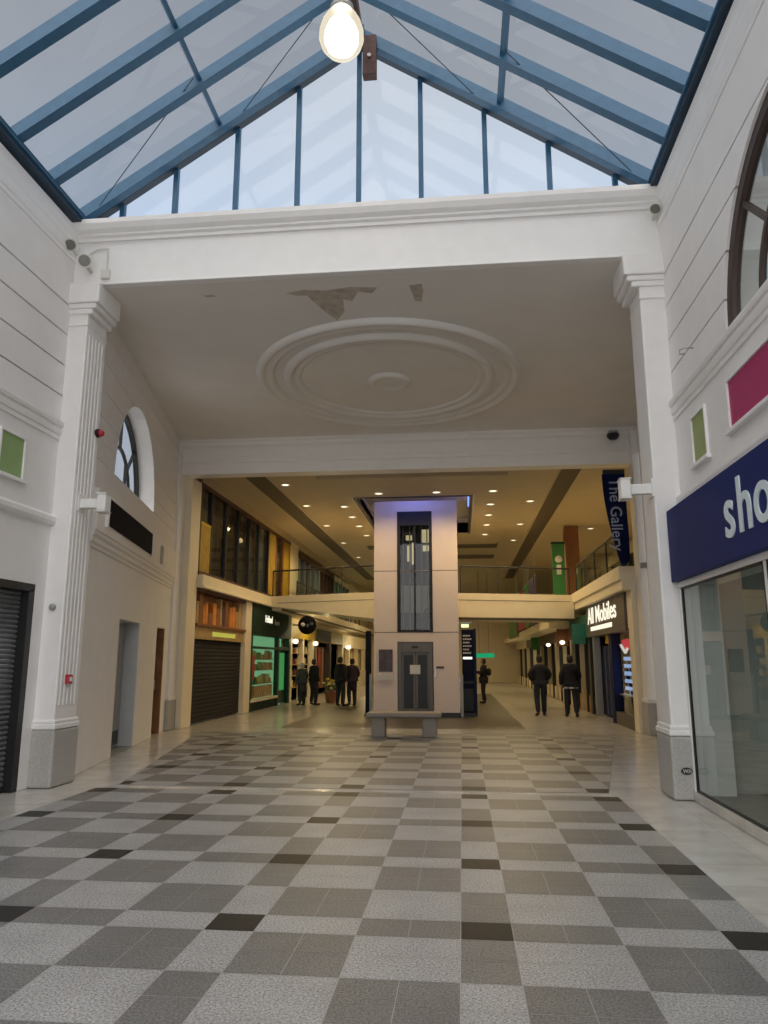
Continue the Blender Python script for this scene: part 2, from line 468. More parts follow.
# recessed coloured panels
def wall_panel(side, ya, yb, za, zb, m, label):
    xf = side_xf(side); X = WL if side == 'l' else WR
    r = thing('wall_panel', (X, (ya+yb)/2, za), label, 'panel')
    f = MB(xf); b = .035
    f.box(ya-b, ya, 0, .03, za-b, zb+b); f.box(yb, yb+b, 0, .03, za-b, zb+b); f.box(ya, yb, 0, .03, zb, zb+b)
    part('frame', f, M['trim'], r, .004)
    s = MB(xf); s.box(ya-.07, yb+.07, 0, .06, za-.075, za-.03); part('sill', s, M['trim'], r, .006)
    p = MB(xf); p.box(ya, yb, 0, .008, za-.03, zb); part('insert', p, m, r)
wall_panel('l', 8.12, 8.60, 3.87, 4.36, M['green'], 'small square green panel in the white left wall above the shutter')
wall_panel('r', 8.24, 8.70, 3.86, 4.38, M['olive'], 'narrow olive green panel on the right wall beside the pilaster')
wall_panel('r', 4.2, 7.49, 3.91, 4.38, M['magenta'], 'long magenta panel on the right wall above the blue shop sign')

# arched windows
def arch_window(n, xf, arch, v, m, label, frame=.09, gl=None):
    cu, cz, R = arch
    r = tag(bpy.data.objects.new(f'window_{n}', None), label, 'window', kind='structure'); C.objects.link(r); ORG[r.name] = Vector((0,0,0))
    def arc(mb, Ro, Ri, v0, v1, n=40):
        for k in range(n):
            a, b = PI*k/n, PI*(k+1)/n
            q = [(cu+Ro*math.cos(a), cz+Ro*math.sin(a)), (cu+Ro*math.cos(b), cz+Ro*math.sin(b)), (cu+Ri*math.cos(b), cz+Ri*math.sin(b)), (cu+Ri*math.cos(a), cz+Ri*math.sin(a))]
            A = [mb.bm.verts.new((p[0], v0, p[1])) for p in q]; B = [mb.bm.verts.new((p[0], v1, p[1])) for p in q]
            mb.bm.faces.new(A); mb.bm.faces.new(B)
            for i in range(4): mb.bm.faces.new([A[i], B[i], B[(i+1)%4], A[(i+1)%4]])
    f = MB(xf); arc(f, R+.01, R-frame, v-.04, v+.05); f.box(cu-R, cu+R, v-.04, v+.05, cz-.03, cz+.07); part('frame', f, m, r)
    g = MB(xf); Ri = R*.56; arc(g, Ri, Ri-.055, v-.02, v+.03); part('inner_arch_bar', g, m, r)
    for ang in (45, 90, 135):
        a = math.radians(ang); b = MB(xf)
        b.bar((cu+Ri*math.cos(a), v+.005, cz+Ri*math.sin(a)), (cu+(R-.05)*math.cos(a), v+.005, cz+(R-.05)*math.sin(a)), .05, .05, (0,1,0)); part('glazing_bar', b, m, r)
    for du in (-.31*R, .31*R):
        b = MB(xf); b.box(cu+du-.022, cu+du+.022, v-.02, v+.03, cz+.02, cz+arc_w(Ri-.03, abs(du))); part('glazing_bar', b, m, r)
    p = MB(xf); pts = [(cu+(R-.03)*math.cos(PI*k/40), v, cz+(R-.03)*math.sin(PI*k/40)) for k in range(41)]; p.face(pts); part('pane', p, gl or M['clear'], r)
    return r
arch_window(1, side_xf('r'), ARCH, -.08, M['brownframe'], 'arched brown framed window high on the right wall', .12, M['darkglass'])
arch_window(2, side_xf('l'), ARCH, -.08, M['brownframe'], 'arched brown framed window high on the left wall', .12, M['darkglass'])
# rooms behind the arched windows
for n, (xa, xb) in enumerate(((2.95+.15, 6.0), (-8.6, -5.85))):
    b = MB(); b.box(xb if n == 0 else xa, (xb if n == 0 else xa)+.1*(1 if n == 0 else -1), 3.2, 8.2, 4.4, 7.2); b.box(min(xa, xb), max(xa, xb), 3.2, 8.2, 4.3, 4.4)
    struct('wall_behind_right' if n == 0 else 'wall_behind_left', b, M['interior'], 'plain room behind the arched window', cat='wall')

# ------------------------------------------------------------------ roller shutter, left
sh = thing('roller_shutter', (WL, 6.9, 0), 'closed grey slatted roller shutter in the near left wall', 'shutter')
s = MB(side_xf('l'))
z = .06
while z < 2.44:
    s.prism([(-.15, z), (-.13, z+.010), (-.118, z+.032), (-.13, z+.054), (-.15, z+.060), (-.17, z+.060), (-.17, z)], 'x', 4.98, 9.07); z += .062
part('slat_curtain', s, M['slat'], sh)
for a, b in ((4.90, 5.0), (9.05, 9.17)):
    g = MB(side_xf('l')); g.box(a, b, -.20, -.004, 0, 2.5); part('guide_rail', g, M['black'], sh, .004)
g = MB(side_xf('l')); g.box(4.9, 9.17, -.22, -.004, 2.47, 2.57); part('headbox', g, M['black'], sh, .004)
g = MB(side_xf('l')); g.box(5.0, 9.05, -.18, -.12, 0, .06); part('bottom_bar', g, M['slatdark'], sh, .004)

# ------------------------------------------------------------------ pilasters
def pilaster(name, x0, x1, y0, y1, label, inner, reeds):
    r = thing(name, ((x0+x1)/2, (y0+y1)/2, 0), label, 'pilaster', kind='structure')
    s = MB(); s.box(x0, x1, y0, y1, .74, 6.55); part('shaft', s, M['trim'], r, .02)
    f = MB()
    xi = x1 if inner > 0 else x0
    for k in range(5):
        yy = y0+.10+k*(y1-y0-.2)/4
        f.prism([(xi, yy-.035), (xi+inner*.010, yy-.018), (xi+inner*.010, yy+.018), (xi, yy+.035)], 'z', 1.02, 6.2)
    if reeds: part('reeding', f, M['trim'], r)
    b = MB(); b.box(x0-.03, x1+.03, y0-.03, y1+.03, 0, .72); part('plinth', b, M['stone'], r, .03)
    c = MB(); c.box(x0-.035, x1+.035, y0-.035, y1+.035, .72, .79); c.box(x0-.02, x1+.02, y0-.02, y1+.02, .79, .84); part('plinth_moulding', c, M['trim'], r, .015)
    k = MB()
    xa, xb = (x0, x1+.17) if inner > 0 else (x0-.20, x1)
    k.box(x0-.01, x1+.01, y0-.02, y1+.02, 6.30, 6.34); k.box(min(x0, xa+.10), max(x1, xb-.10), y0-.03, y1+.02, 6.48, 6.56)
    k.box(min(x0, xa+.04), max(x1, xb-.04), y0-.045, y1+.03, 6.56, 6.64); k.box(xa, xb, y0-.07, y1+.04, 6.64, 6.95)
    part('capital', k, M['trim'], r, .018)
    return r
pilaster('pilaster', -5.68, -5.25, 9.40, 9.98, 'white fluted pilaster on stone plinth at the near left', 1, True)
pilaster('pilaster', 2.45, 2.85, 9.40, 9.98, 'white pilaster on stone plinth beside the blue shop sign', -1, False)

# ------------------------------------------------------------------ front beam and gable
b = MB(); b.box(-5.75, 3.05, 9.42, 9.52, 6.95, 7.70); b.box(-5.75, 3.05, 9.52, 9.85, 7.22, 7.70)
b.box(-5.75, 3.05, 9.405, 9.53, 6.94, 6.975)
struct('beam', b, M['trim'], 'broad white beam spanning between the near pilasters', .008, cat='beam')
c = MB(); c.prism([(9.42, 7.62), (9.38, 7.62), (9.38, 7.67), (9.34, 7.69), (9.34, 7.72), (9.28, 7.76), (9.24, 7.83), (9.24, 7.90), (9.36, 7.93), (9.8, 7.93), (9.8, 7.62)], 'x', -5.72, 3.0)
struct('trim_7', c, M['trim'], 'moulded cornice along the top of the front beam', cat='moulding')

RZ, EZ, HALF = 10.80, 7.93, 4.27       # ridge and eaves heights of the rafters' centre lines
def roof_z(dx): return RZ-(RZ-EZ)*abs(dx)/HALF
gable = thing('window_3', (AX, 9.6, 7.93), 'glazed gable of eight tall panes above the white beam', 'window', kind='structure')
for x in (-4.95, -4.14, -3.21, -2.28, -1.365, -.45, .48, 1.38, 2.28):
    m_ = MB(); m_.box(x-.035, x+.035, 9.56, 9.64, 7.93, roof_z(x-AX)-.02); part('mullion', m_, M['blue'], gable, .004)
for sg in (-1, 1):
    m_ = MB(); m_.bar((AX, 9.56, RZ+.02), (AX+sg*HALF, 9.56, EZ+.02), .15, .12, (0,1,0)); part('glazing_bar', m_, M['darkblue'], gable)
m_ = MB(); m_.box(-5.3, 2.6, 9.55, 9.65, 7.93, 7.97); part('sill_bar', m_, M['blue'], gable)
p = MB(); p.face([(AX-HALF, 9.62, EZ), (AX, 9.62, RZ), (AX+HALF, 9.62, EZ), (AX+HALF, 9.62, 7.93), (AX-HALF, 9.62, 7.93)]); part('pane', p, M['gableglass'], gable)

# ------------------------------------------------------------------ glass roof
rf = thing('roof', (AX, 4, EZ), 'pitched glass roof on blue steel rafters', 'roof', kind='structure')
SP = .86; NB = 16
for k in range(NB+1):
    y = 9.38-SP*k
    for sg in (-1, 1):
        r_ = MB(); n_ = Vector((sg*(RZ-EZ), 0, HALF)).normalized()
        r_.bar((AX, y, RZ), (AX+sg*(HALF+.02), y, EZ), .10, .17, tuple(n_))
        part('rafter', r_, M['blue'], rf, .006)
        c_ = MB(); o_ = n_*-.095
        c_.bar(Vector((AX, y, RZ))+o_, Vector((AX+sg*(HALF+.02), y, EZ))+o_, .135, .022, tuple(n_)); part('rafter_flange', c_, M['blue'], rf)
for sg in (-1, 1):
    n_ = Vector((sg*(RZ-EZ), 0, HALF)).normalized(); x = AX+sg*2.07
    p_ = MB(); p_.bar((x, 9.5, roof_z(2.07)+.02), (x, -4.6, roof_z(2.07)+.02), .055, .10, tuple(n_)); part('purlin', p_, M['blue'], rf)
    e_ = MB(); xe = AX+sg*4.10
    e_.box(xe-.08, xe+.08, -4.6, 9.6, 7.86, 8.02); part('eaves_beam', e_, M['darkblue'], rf, .006)
    e_ = MB(); e_.box(xe-sg*.11, xe-sg*.08, -4.6, 9.5, 7.92, 7.95); part('eaves_pipe', e_, M['blue'], rf)
    for k in range(NB):
        ya, yb = 9.30-SP*k, 9.30-SP*(k+1); q = MB(); o_ = n_*.10
        q.face([Vector((AX, ya, RZ))+o_, Vector((AX+sg*HALF, ya, EZ))+o_, Vector((AX+sg*HALF, yb, EZ))+o_, Vector((AX, yb, RZ))+o_]); part('glass_pane', q, M['roofglass'], rf)
    q = MB(); q.face([Vector((AX, 9.75, RZ))+o_, Vector((AX+sg*HALF, 9.75, EZ))+o_, Vector((AX+sg*HALF, 9.3, EZ))+o_, Vector((AX, 9.3, RZ))+o_]); part('glass_pane', q, M['roofglass'], rf)
    for (xa, ya, xb, yb) in ((3.80, 9.30, 2.10, 8.38), (1.70, 9.32, .24, 8.48)):
        w_ = MB(); w_.tube([(AX+sg*xa, ya, roof_z(xa)-.10), (AX+sg*xb, yb, roof_z(xb)-.04)], .007, 6); part('brace_cable', w_, M['darkblue'], rf)
r_ = MB(); r_.box(AX-.07, AX+.07, -4.6, 9.6, RZ-.06, RZ+.14); part('ridge_beam', r_, M['maroon'], rf, .006)
for k in range(3):
    g_ = MB(); g_.bar((AX, 9.3-SP*k, RZ-.10), (AX, 9.3-SP*k, RZ+.02), .22, .14, (0,1,0)); part('ridge_gusset', g_, M['blue'], rf)
br = thing('ridge_bracket', (-1.17, 9.3, 9.95), 'small rust red steel box bracket under the ridge of the gable', 'bracket')
q = MB(); q.box(-1.27, -1.07, 9.22, 9.36, 9.95, 10.62); part('plate', q, M['maroon'], br, .01)
q = MB(); q.lathe([(.03, 0), (.03, -.03)], (-1.17, 9.22, 10.25), 12, axis='y'); part('bolt', q, M['metal'], br)

# pendant lamp
pl_ = thing('pendant_lamp', (AX, 7.95, 9.1), 'egg shaped glowing globe lamp hanging under the roof ridge', 'lamp')
prof = [(.001, 0), (.10, .018), (.19, .065), (.255, .15), (.285, .25), (.28, .35), (.25, .46), (.205, .55), (.16, .62), (.13, .66)]
q = MB(); q.lathe(prof, (AX, 7.95, 9.1), 32, closed=False); g_ = part('lamp_shade', q, M['globe'], pl_, smooth=True)
q = MB(); q.lathe([(.001, .045), (.10, .06), (.18, .12), (.22, .22), (.215, .32), (.18, .42), (.12, .52), (.05, .60), (.001, .61)], (AX, 7.95, 9.1), 24); part('bulb', q, M['globeinner'], pl_, smooth=True)
q = MB(); q.lathe([(.14, .645), (.155, .66), (.15, .72), (.12, .76), (.10, .84), (.05, .88), (.02, .90)], (AX, 7.95, 9.1), 24); part('cap', q, M['metal'], pl_)
q = MB(); q.tube([(AX, 7.95, 9.98), (AX, 7.95, RZ-.05)], .012, 6); part('cord', q, M['black'], pl_)

# ------------------------------------------------------------------ passage under the upper floor
def dirxf(p0, p1, inward):
    d = Vector((p1[0]-p0[0], p1[1]-p0[1], 0)).normalized(); n = Vector((d.y, -d.x, 0))*inward
    return frame_xf((p0[0], p0[1], 0), d, n, (0,0,1))
XL = dirxf((-5.33+.55*-.2075, 9.8+.55*.978), (-6.90+.55*-.2075, 17.2+.55*.978), 1)
XRt = dirxf((2.62, 9.8), (4.2, 17.2), -1)
PARCH = (2.7, 4.63, 1.64)
w = MB(XL)
for a, b in ((-.40, 2.1), (3.75, 5.45), (6.3, 7.0)): w.box(a, b, -.5, 0, 0, 2.3)
w.box(-.40, 7.0, -.5, 0, 2.3, 4.16)
PG = [4.16, 4.63, 4.92, 5.30, 5.74, 6.18, 6.62, 6.98]
band(w, -.40, 7.0, 4.16, 6.98, PARCH, -.42, -.012)
for za, zb in zip(PG[:-1], PG[1:]): band(w, -.40, 7.0, za+.007, zb-.007, PARCH, -.012, 0)
struct('wall_passage_left', w, M['wall'], 'splayed white wall with doorways beyond the near left pilaster', cat='wall')
w = MB(XRt); w.box(.1, 7.4, -.4, 0, 0, 6.98)
struct('wall_passage_right', w, M['wall'], 'splayed white wall behind the right pilaster', cat='wall')
arch_window(4, XL, PARCH, -.36, M['black'], 'arched black framed window in the splayed left wall', .07, M['roofglass'])
t = MB(XL); t.prism([(0, 3.26), (.02, 3.26), (.02, 3.31), (.05, 3.34), (.05, 3.40), (.08, 3.44), (.08, 3.50), (.10, 3.50), (.10, 4.12), (0, 4.14)], 'x', -.1, 6.8)
struct('trim_8', t, M['trim'], 'moulded white course along the splayed left wall', cat='moulding')
bs = thing('blank_fascia', (0, 0, 0), 'blank black sign panel under the arched window', 'sign')
bs.location = XL @ Vector((2.55, 0, 3.66)); ORG[bs.name] = Vector(bs.location)
q = MB(XL); q.box(.40, 3.78, .101, .13, 3.66, 4.07); part('face', q, M['panelblack'], bs, .004)
q = MB(XL); q.box(.32, .40, .101, .15, 3.60, 4.09); q.box(3.78, 3.83, .101, .14, 3.62, 4.09); q.box(.32, 3.83, .101, .14, 4.07, 4.10); part('frame', q, M['trim'], bs, .004)
q = MB(XL); q.box(4.8, 5.05, .101, .12, 3.62, 4.0); sg_ = part('vent_plate', q, M['greymetal']); tag(sg_, 'small grey plate on the splayed wall right of the black panel', 'plate')
# doors
d1 = thing('door_1', XL @ Vector((2.9, -.4, 0)), 'pale grey door recessed in the splayed left wall', 'door', kind='structure')
q = MB(XL); q.box(2.1, 3.75, -.5, -.30, 0, 2.3); part('panel', q, M['door'], d1)
q = MB(XL); q.box(2.12, 3.70, -.30, -.26, .05, 2.25); part('leaf', q, M['greymetal'], d1, .006)
q = MB(XL); q.box(2.42, 2.46, -.26, -.20, .95, 1.12); part('handle', q, M['black'], d1)
q = MB(XL); q.box(2.2, 3.6, -.265, -.25, .08, .32); part('kick_plate', q, M['black'], d1)
q = MB(XL); q.box(3.70, 3.75, -.30, -.01, 0.012, 2.3); part('jamb', q, M['door'], d1)
q = MB(XL); q.box(2.1, 3.75, -.5, .0, 0.001, .012); part('threshold', q, M['greymetal'], d1)
d2 = thing('door_2', XL @ Vector((5.9, -.3, 0)), 'dark brown door in the second opening of the left wall', 'door', kind='structure')
q = MB(XL); q.box(5.45, 6.3, -.24, -.18, 0, 2.3); part('leaf', q, M['doordark'], d2, .006)
q = MB(XL); q.box(6.15, 6.2, -.18, -.12, .95, 1.15); part('handle', q, M['metal'], d2)
q = MB(XL); q.box(6.24, 6.3, -.18, .01, 0, 2.3); part('jamb', q, M['brownbox'], d2)

# passage ceiling
c = MB(); c.prism([(-5.5, 9.52), (2.75, 9.52), (4.5, 17.2), (-7.5, 17.2)], 'z', 6.95, 7.2)
struct('ceiling', c, M['ceil'], 'flat white plaster ceiling of the passage', cat='ceiling')
ros = thing('ceiling_rosette', (-1.30, 13.62, 6.95), 'large oval plaster rosette on the passage ceiling', 'ceiling rosette', kind='structure')
def ring(pr, name):
    q = MB(); q.lathe([(r, -h) for r, h in pr], (-1.30, 13.62, 6.95), 72, 1.0, 1.07, closed=False); part(name, q, M['ceil'], ros)
ring([(2.56, -.002), (2.54, .05), (2.50, .085), (2.44, .085), (2.40, .05), (2.36, .03), (2.30, .055), (2.25, .055), (2.22, .02), (2.20, -.002)], 'outer_ring')
ring([(2.04, -.002), (2.02, .045), (1.97, .08), (1.90, .08), (1.86, .045), (1.83, .02), (1.78, .04), (1.73, .04), (1.70, -.002)], 'inner_ring')
ring([(.42, -.002), (.40, .05), (.34, .08), (.29, .06), (.20, .04), (.002, .05)], 'boss')
for pts, nm in (([(-2.5, 9.95), (-2.2, 9.88), (-1.9, 9.93), (-1.5, 9.86), (-1.12, 9.92), (-1.22, 10.08), (-1.42, 10.02), (-1.55, 10.3), (-1.68, 10.22), (-1.72, 10.62), (-1.88, 10.92), (-2.02, 10.6), (-2.12, 10.3), (-2.2, 10.05), (-2.35, 10.04)], 'paint_flake'),
                ([(-.66, 9.9), (-.47, 9.88), (-.46, 10.1), (-.50, 10.42), (-.60, 10.38), (-.62, 10.2)], 'paint_flake'),
                ([(-3.75, 9.9), (-3.6, 9.88), (-3.55, 9.94), (-3.7, 9.96)], 'paint_flake')):
    q = MB(); q.prism(pts, 'z', 6.9485, 6.952); tag(part(nm, q, M['peel']), 'bare patch of peeled paint on the passage ceiling', 'paint', kind='structure', group='peeled paint')

# far pilasters and lintel
for sg, x0, x1, nm in ((1, -7.40, -6.82, 'left'), (-1, 4.02, 4.58, 'right')):
    r = thing('pilaster', ((x0+x1)/2, 17.3, 0), f'white pilaster at the far end of the passage on the {nm}', 'pilaster', kind='structure')
    q = MB(); q.box(x0, x1, 17.12, 17.6, .68, 6.3); part('shaft', q, M['trim'], r, .02)
    q = MB(); q.box(x0-.03, x1+.03, 17.06, 17.62, 0, .68); part('plinth', q, M['stone'], r, .015)
    q = MB(); q.box(x0-.03, x1+.03, 17.08, 17.62, .68, .76); part('plinth_moulding', q, M['trim'], r, .01)
    q = MB(); q.box(x0-.05, x1+.05, 17.05, 17.6, 6.3, 6.36); q.lathe([(.17, 0), (.17, .42), (.20, .46), (.20, .5)], ((x0+x1)/2, 17.1, 6.36), 20); q.box(x0-.02, x1+.02, 17.08, 17.6, 6.36, 6.95); part('capital', q, M['trim'], r, .01)
b = MB()
b.prism([(17.2, 6.95), (17.05, 6.95), (17.05, 6.90), (17.10, 6.87), (17.10, 6.80), (17.16, 6.76), (17.2, 6.76), (17.2, 6.50), (17.17, 6.48), (17.17, 6.38), (17.2, 6.36), (17.2, 6.10), (17.6, 6.10), (17.6, 6.95)], 'x', -7.3, 4.5)
struct('lintel', b, M['trim'], 'white moulded lintel over the entry to the far mall', cat='beam')
# plaque on left far plinth
q = MB(); q.box(-7.2, -7.02, 17.03, 17.06, .33, .42); tag(part('plaque', q, M['greymetal']), 'small dark plaque on the far left stone plinth', 'plaque')

# ------------------------------------------------------------------ small fittings near the pilasters
def projector(sx, y, label):
    """box lamp on a short arm, fixed to a pilaster's inner face; sx = +1 for the left pilaster"""
    xw = -5.25 if sx > 0 else 2.45
    r = thing('wall_lamp', (xw, y, 3.73), label, 'lamp')
    q = MB(); q.box(xw-sx*.02, xw+sx*.02, y-.10, y+.10, 3.62, 3.86); part('wall_plate', q, M['white'], r, .006)
    q = MB(); q.box(xw+sx*.0, xw+sx*.29, y-.05, y+.05, 3.67, 3.80); part('arm', q, M['white'], r, .008)
    q = MB(); q.box(xw+sx*.27, xw+sx*.40, y-.09, y+.09, 3.62, 3.86); part('housing', q, M['white'], r, .02)
    for zz in (3.605, 3.855):
        q = MB(); q.box(xw+sx*.265, xw+sx*.405, y-.095, y+.095, zz, zz+.02); part('housing_rim', q, M['offwhite'], r)
projector(1, 9.62, 'white box lamp on a short arm fixed to the near left pilaster')
projector(-1, 9.5, 'white box lamp on a short arm fixed to the near right pilaster')
def can_lamp(x, y, z, d, label, r0=.085, L=.16, twin=None):
    r = thing('spotlight', (x, y, z), label, 'spotlight')
    d = Vector(d).normalized(); p = Vector((x, y, z))
    q = MB(); q.tube([p-d*L*.5, p+d*L*.5], [r0*.8, r0], 18); part('housing', q, M['offwhite'], r, smooth=False)
    q = MB(); q.tube([p+d*L*.45, p+d*L*.56], [r0*.98, r0*1.06], 18); part('rim', q, M['offwhite'], r)
    q = MB(); q.tube([p+d*L*.565, p+d*L*.57], r0*.86, 18); part('lens', q, M['lens'], r)
    q = MB(); q.bar(p+Vector((0, .02, -.02)), p+Vector((0, .20, -.06)), .05, .05); part('bracket', q, M['offwhite'], r)
    return r
can_lamp(-5.50, 9.18, 7.48, (.45, -.6, -.55), 'round white spotlight at the left beam end, upper of two')
can_lamp(-5.27, 9.22, 7.22, (.35, -.75, -.4), 'round white spotlight at the left beam end, lower of two', .095)
can_lamp(2.70, 9.18, 7.52, (-.4, -.5, -.75), 'round white spotlight at the right end of the beam', .075)
q = MB(); q.box(-5.1, -4.97, 9.36, 9.42, 7.02, 7.16); jb = part('junction_box', q, M['offwhite'], None, .008); tag(jb, 'small pale junction box on the left end of the beam', 'junction box')
q = MB(); q.tube([(-5.03, 9.40, 7.16), (-5.03, 9.40, 7.5), (-5.2, 9.40, 7.5), (-5.3, 9.38, 7.42)], .012, 6); part('conduit', q, M['offwhite'], jb)
cp = thing('fire_call_point', (-5.25, 9.62, 1.3), 'red fire call point on the near left pilaster', 'alarm')
q = MB(); q.box(-5.24, -5.19, 9.56, 9.68, 1.29, 1.41); part('housing', q, M['red'], cp, .01)
q = MB(); q.box(-5.19, -5.185, 9.59, 9.65, 1.32, 1.38); part('button', q, M['white'], cp)
al = thing('alarm_sounder', (-5.24, 9.9, 4.8), 'small red alarm sounder high on the near left pilaster', 'alarm')
q = MB(); q.lathe([(.05, 0), (.05, .05), (.035, .075)], (-5.22, 9.9, 4.85), 16, axis='x'); part('body', q, M['red'], al)
q = MB(); q.tube([(-5.25, 9.9, 4.85), (-5.21, 9.9, 4.85)], .065, 16); part('base', q, M['black'], al)
se = thing('sensor', (-5.4, 9.36, 2.27), 'small grey round sensor on the front of the near left pilaster', 'sensor')
q = MB(); q.lathe([(.045, 0), (.045, -.03), (.02, -.05)], (-5.40, 9.40, 2.29), 14, axis='y'); part('dome', q, M['greymetal'], se)
# badge on the right plinth
bd = thing('plinth_badge', (2.57, 9.36, .33), 'small black oval badge on the right pilaster plinth', 'badge')
q = MB(); q.lathe([(.065, 0), (.065, -.012)], (2.58, 9.37, .33), 20, 1, .62, axis='y'); part('plate', q, M['black'], bd)
text('lettering', 'WA', .058, (2.535, 9.355, .31), '-y', M['stone'], bd, .003, .002)
# hook on the right wall
q = MB(); q.tube([(2.72, 8.3, 5.12), (2.62, 8.3, 5.12), (2.56, 8.3, 5.10), (2.56, 8.3, 5.05), (2.62, 8.3, 5.05)], .008, 6); tag(part('wall_hook', q, M['metal']), 'small wire hook on the right wall below the grooves', 'hook')

# ------------------------------------------------------------------ blue shop sign and shop window, right
sg = thing('shop_sign', (2.69, 6, 2.56), 'navy blue shop fascia sign with large pale lettering', 'sign')
q = MB(); q.box(2.565, 2.77, 1.2, 9.345, 2.53, 3.41); part('fascia', q, M['navysign'], sg, .006)
q = MB(); q.box(2.575, 2.77, 9.345, 9.375, 2.53, 3.41); part('end_cap', q, M['navysign_edge'], sg, .004)
SZ = .74
for ch, yy in (('s', 7.40), ('h', 7.05), ('o', 6.66)):
    text('letter', ch, SZ, (2.56, yy-.04, 2.75), '-x', M['letter'], sg, .008, .008)
w5 = thing('window_5', (WR, 6, 0), 'large shop window in a white frame on the right', 'window', kind='structure')
q = MB(); q.box(2.64, 2.77, 1.2, 9.365, 2.46, 2.53); part('head_frame', q, M['trim'], w5, .006)
q = MB(); q.box(2.65, 2.77, 9.31, 9.365, .10, 2.46); part('jamb_frame', q, M['trim'], w5, .006)
q = MB(); q.box(2.66, 2.72, 6.74, 6.81, .13, 2.46); part('jamb_frame', q, M['trim'], w5, .006)
q = MB(); q.box(2.64, 2.74, 1.2, 9.36, 0, .11); part('stall_riser', q, M['marble'], w5, .006)
for a, b in ((6.81, 9.31), (1.2, 6.74)):
    q = MB(); t_ = .022
    q.box(2.66, 2.69, a, b, .11, .11+t_); q.box(2.66, 2.69, a, b, 2.46-t_, 2.46); q.box(2.66, 2.69, a, a+t_, .11, 2.46); q.box(2.66, 2.69, b-t_, b, .11, 2.46)
    part('gasket', q, M['black'], w5)
    q = MB(); q.face([(2.675, a, .11), (2.675, b, .11), (2.675, b, 2.46), (2.675, a, 2.46)]); part('pane', q, M['shopglass'], w5)
# vacant shop behind the glass
q = MB(); q.box(6.4, 6.5, 1.0, 9.7, 0, 2.9); q.box(2.9, 6.5, 9.55, 9.65, 0, 2.9); q.box(2.9, 6.5, 1.0, 1.1, 0, 2.9); q.box(2.85, 6.5, 1.0, 9.7, 2.80, 2.9)
struct('wall_vacant_shop', q, M['interior'], 'bare grey walls of the vacant shop', cat='wall')
q = MB(); q.box(2.77, 6.5, 1.0, 9.7, .0, .06); struct('floor_vacant_shop', q, M['interfloor'], 'dark floor of the vacant shop', cat='floor')
lamp('vacant_shop_fill', 'AREA', (4.6, 6.5, 2.75), 28, (.95, 1, .97), None, 1.5)  # added fill light that brightens the shop interior, no fixture
cb = thing('shop_counter', (4.9, 8.2, .06), 'low pale counter inside the vacant shop', 'counter')
q = MB(); q.box(4.5, 5.3, 7.2, 9.0, .06, .92); part('body', q, M['door'], cb, .01)
q = MB(); q.box(4.45, 5.35, 7.15, 9.05, .92, .97); part('worktop', q, M['interior'], cb, .01)
nb = thing('notice_board', (6.38, 8.4, 1.3), 'grey notice board on the back wall of the vacant shop', 'board')
q = MB(); q.box(6.36, 6.4, 7.9, 8.9, 1.25, 1.95); part('panel', q, M['kioskgrey'], nb)
q = MB(); q.box(6.35, 6.4, 7.86, 7.9, 1.21, 1.99); q.box(6.35, 6.4, 8.9, 8.94, 1.21, 1.99); q.box(6.35, 6.4, 7.86, 8.94, 1.95, 1.99); q.box(6.35, 6.4, 7.86, 8.94, 1.21, 1.25); part('frame', q, M['greymetal'], nb)

# ================================================================== far mall: shell
FX, RX = -6.65, 3.95
w = MB(); w.box(-7.0, FX-.3, 17.6, 62, 0, 7.2)
struct('wall_far_left', w, M['cream'], 'cream wall behind the left hand shops', cat='wall')
w = MB(); w.box(7.0, 7.2, 17.6, 62, 0, 7.2); struct('wall_far_right', w, M['cream'], 'cream wall behind the right hand gallery', cat='wall')
w = MB(); w.box(-7.0, 7.2, 56, 56.2, 0, 7.2); struct('wall_far_end', w, M['cream'], 'cream end wall of the far mall', cat='wall')
w = MB(); w.box(4.3, 7.2, 17.3, 17.5, 0, 7.2); struct('wall_return', w, M['cream'], 'return wall beside the far right pilaster', cat='wall')
# ceiling with dropped centre panel and opening round the lift tower
CZ = 6.44
HX0, HX1, HY0, HY1 = -3.05, .40, 20.75, 27.2
c = MB()
for (a, b, y0_, y1_) in ((-7.0, -4.0, 17.6, 56), (1.5, 7.2, 17.6, 56), (-4.0, 1.5, 30.5, 56)):
    c.box(a, b, y0_, y1_, CZ, CZ+.2)
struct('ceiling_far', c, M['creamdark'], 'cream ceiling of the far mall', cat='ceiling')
c = MB()
def holed(z0, z1, x0, x1, y0_, y1_, g=0):
    c.box(x0, HX0-g, y0_, y1_, z0, z1); c.box(HX1+g, x1, y0_, y1_, z0, z1); c.box(HX0-g, HX1+g, y0_, HY0-g, z0, z1); c.box(HX0-g, HX1+g, HY1+g, y1_, z0, z1)
holed(6.30, 6.6, -4.0, 1.5, 17.75, 30.5)
holed(6.22, 6.30, -3.72, 1.25, 18.5, 29.8)
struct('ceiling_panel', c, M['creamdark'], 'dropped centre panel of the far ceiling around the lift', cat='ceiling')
c = MB(); t_ = .06
for (a, b, y0_, y1_) in ((HX0-t_, HX0, HY0, HY1), (HX1, HX1+t_, HY0, HY1), (HX0-t_, HX1+t_, HY0-t_, HY0), (HX0-t_, HX1+t_, HY1, HY1+t_)):
    c.box(a, b, y0_, y1_, 6.215, 6.78)
c.box(HX0-t_, HX1+t_, HY0-t_, HY1+t_, 6.78, 6.85)
struct('ceiling_cove', c, M['bluecove'], 'open cove in the ceiling above the lift', cat='ceiling')
c = MB()
for (a, b, y0_, y1_) in ((HX0, HX0+.09, HY0, HY1), (HX1-.09, HX1, HY0, HY1), (HX0+.09, HX1-.09, HY0, HY0+.09)):
    c.box(a, b, y0_, y1_, 6.19, 6.30)
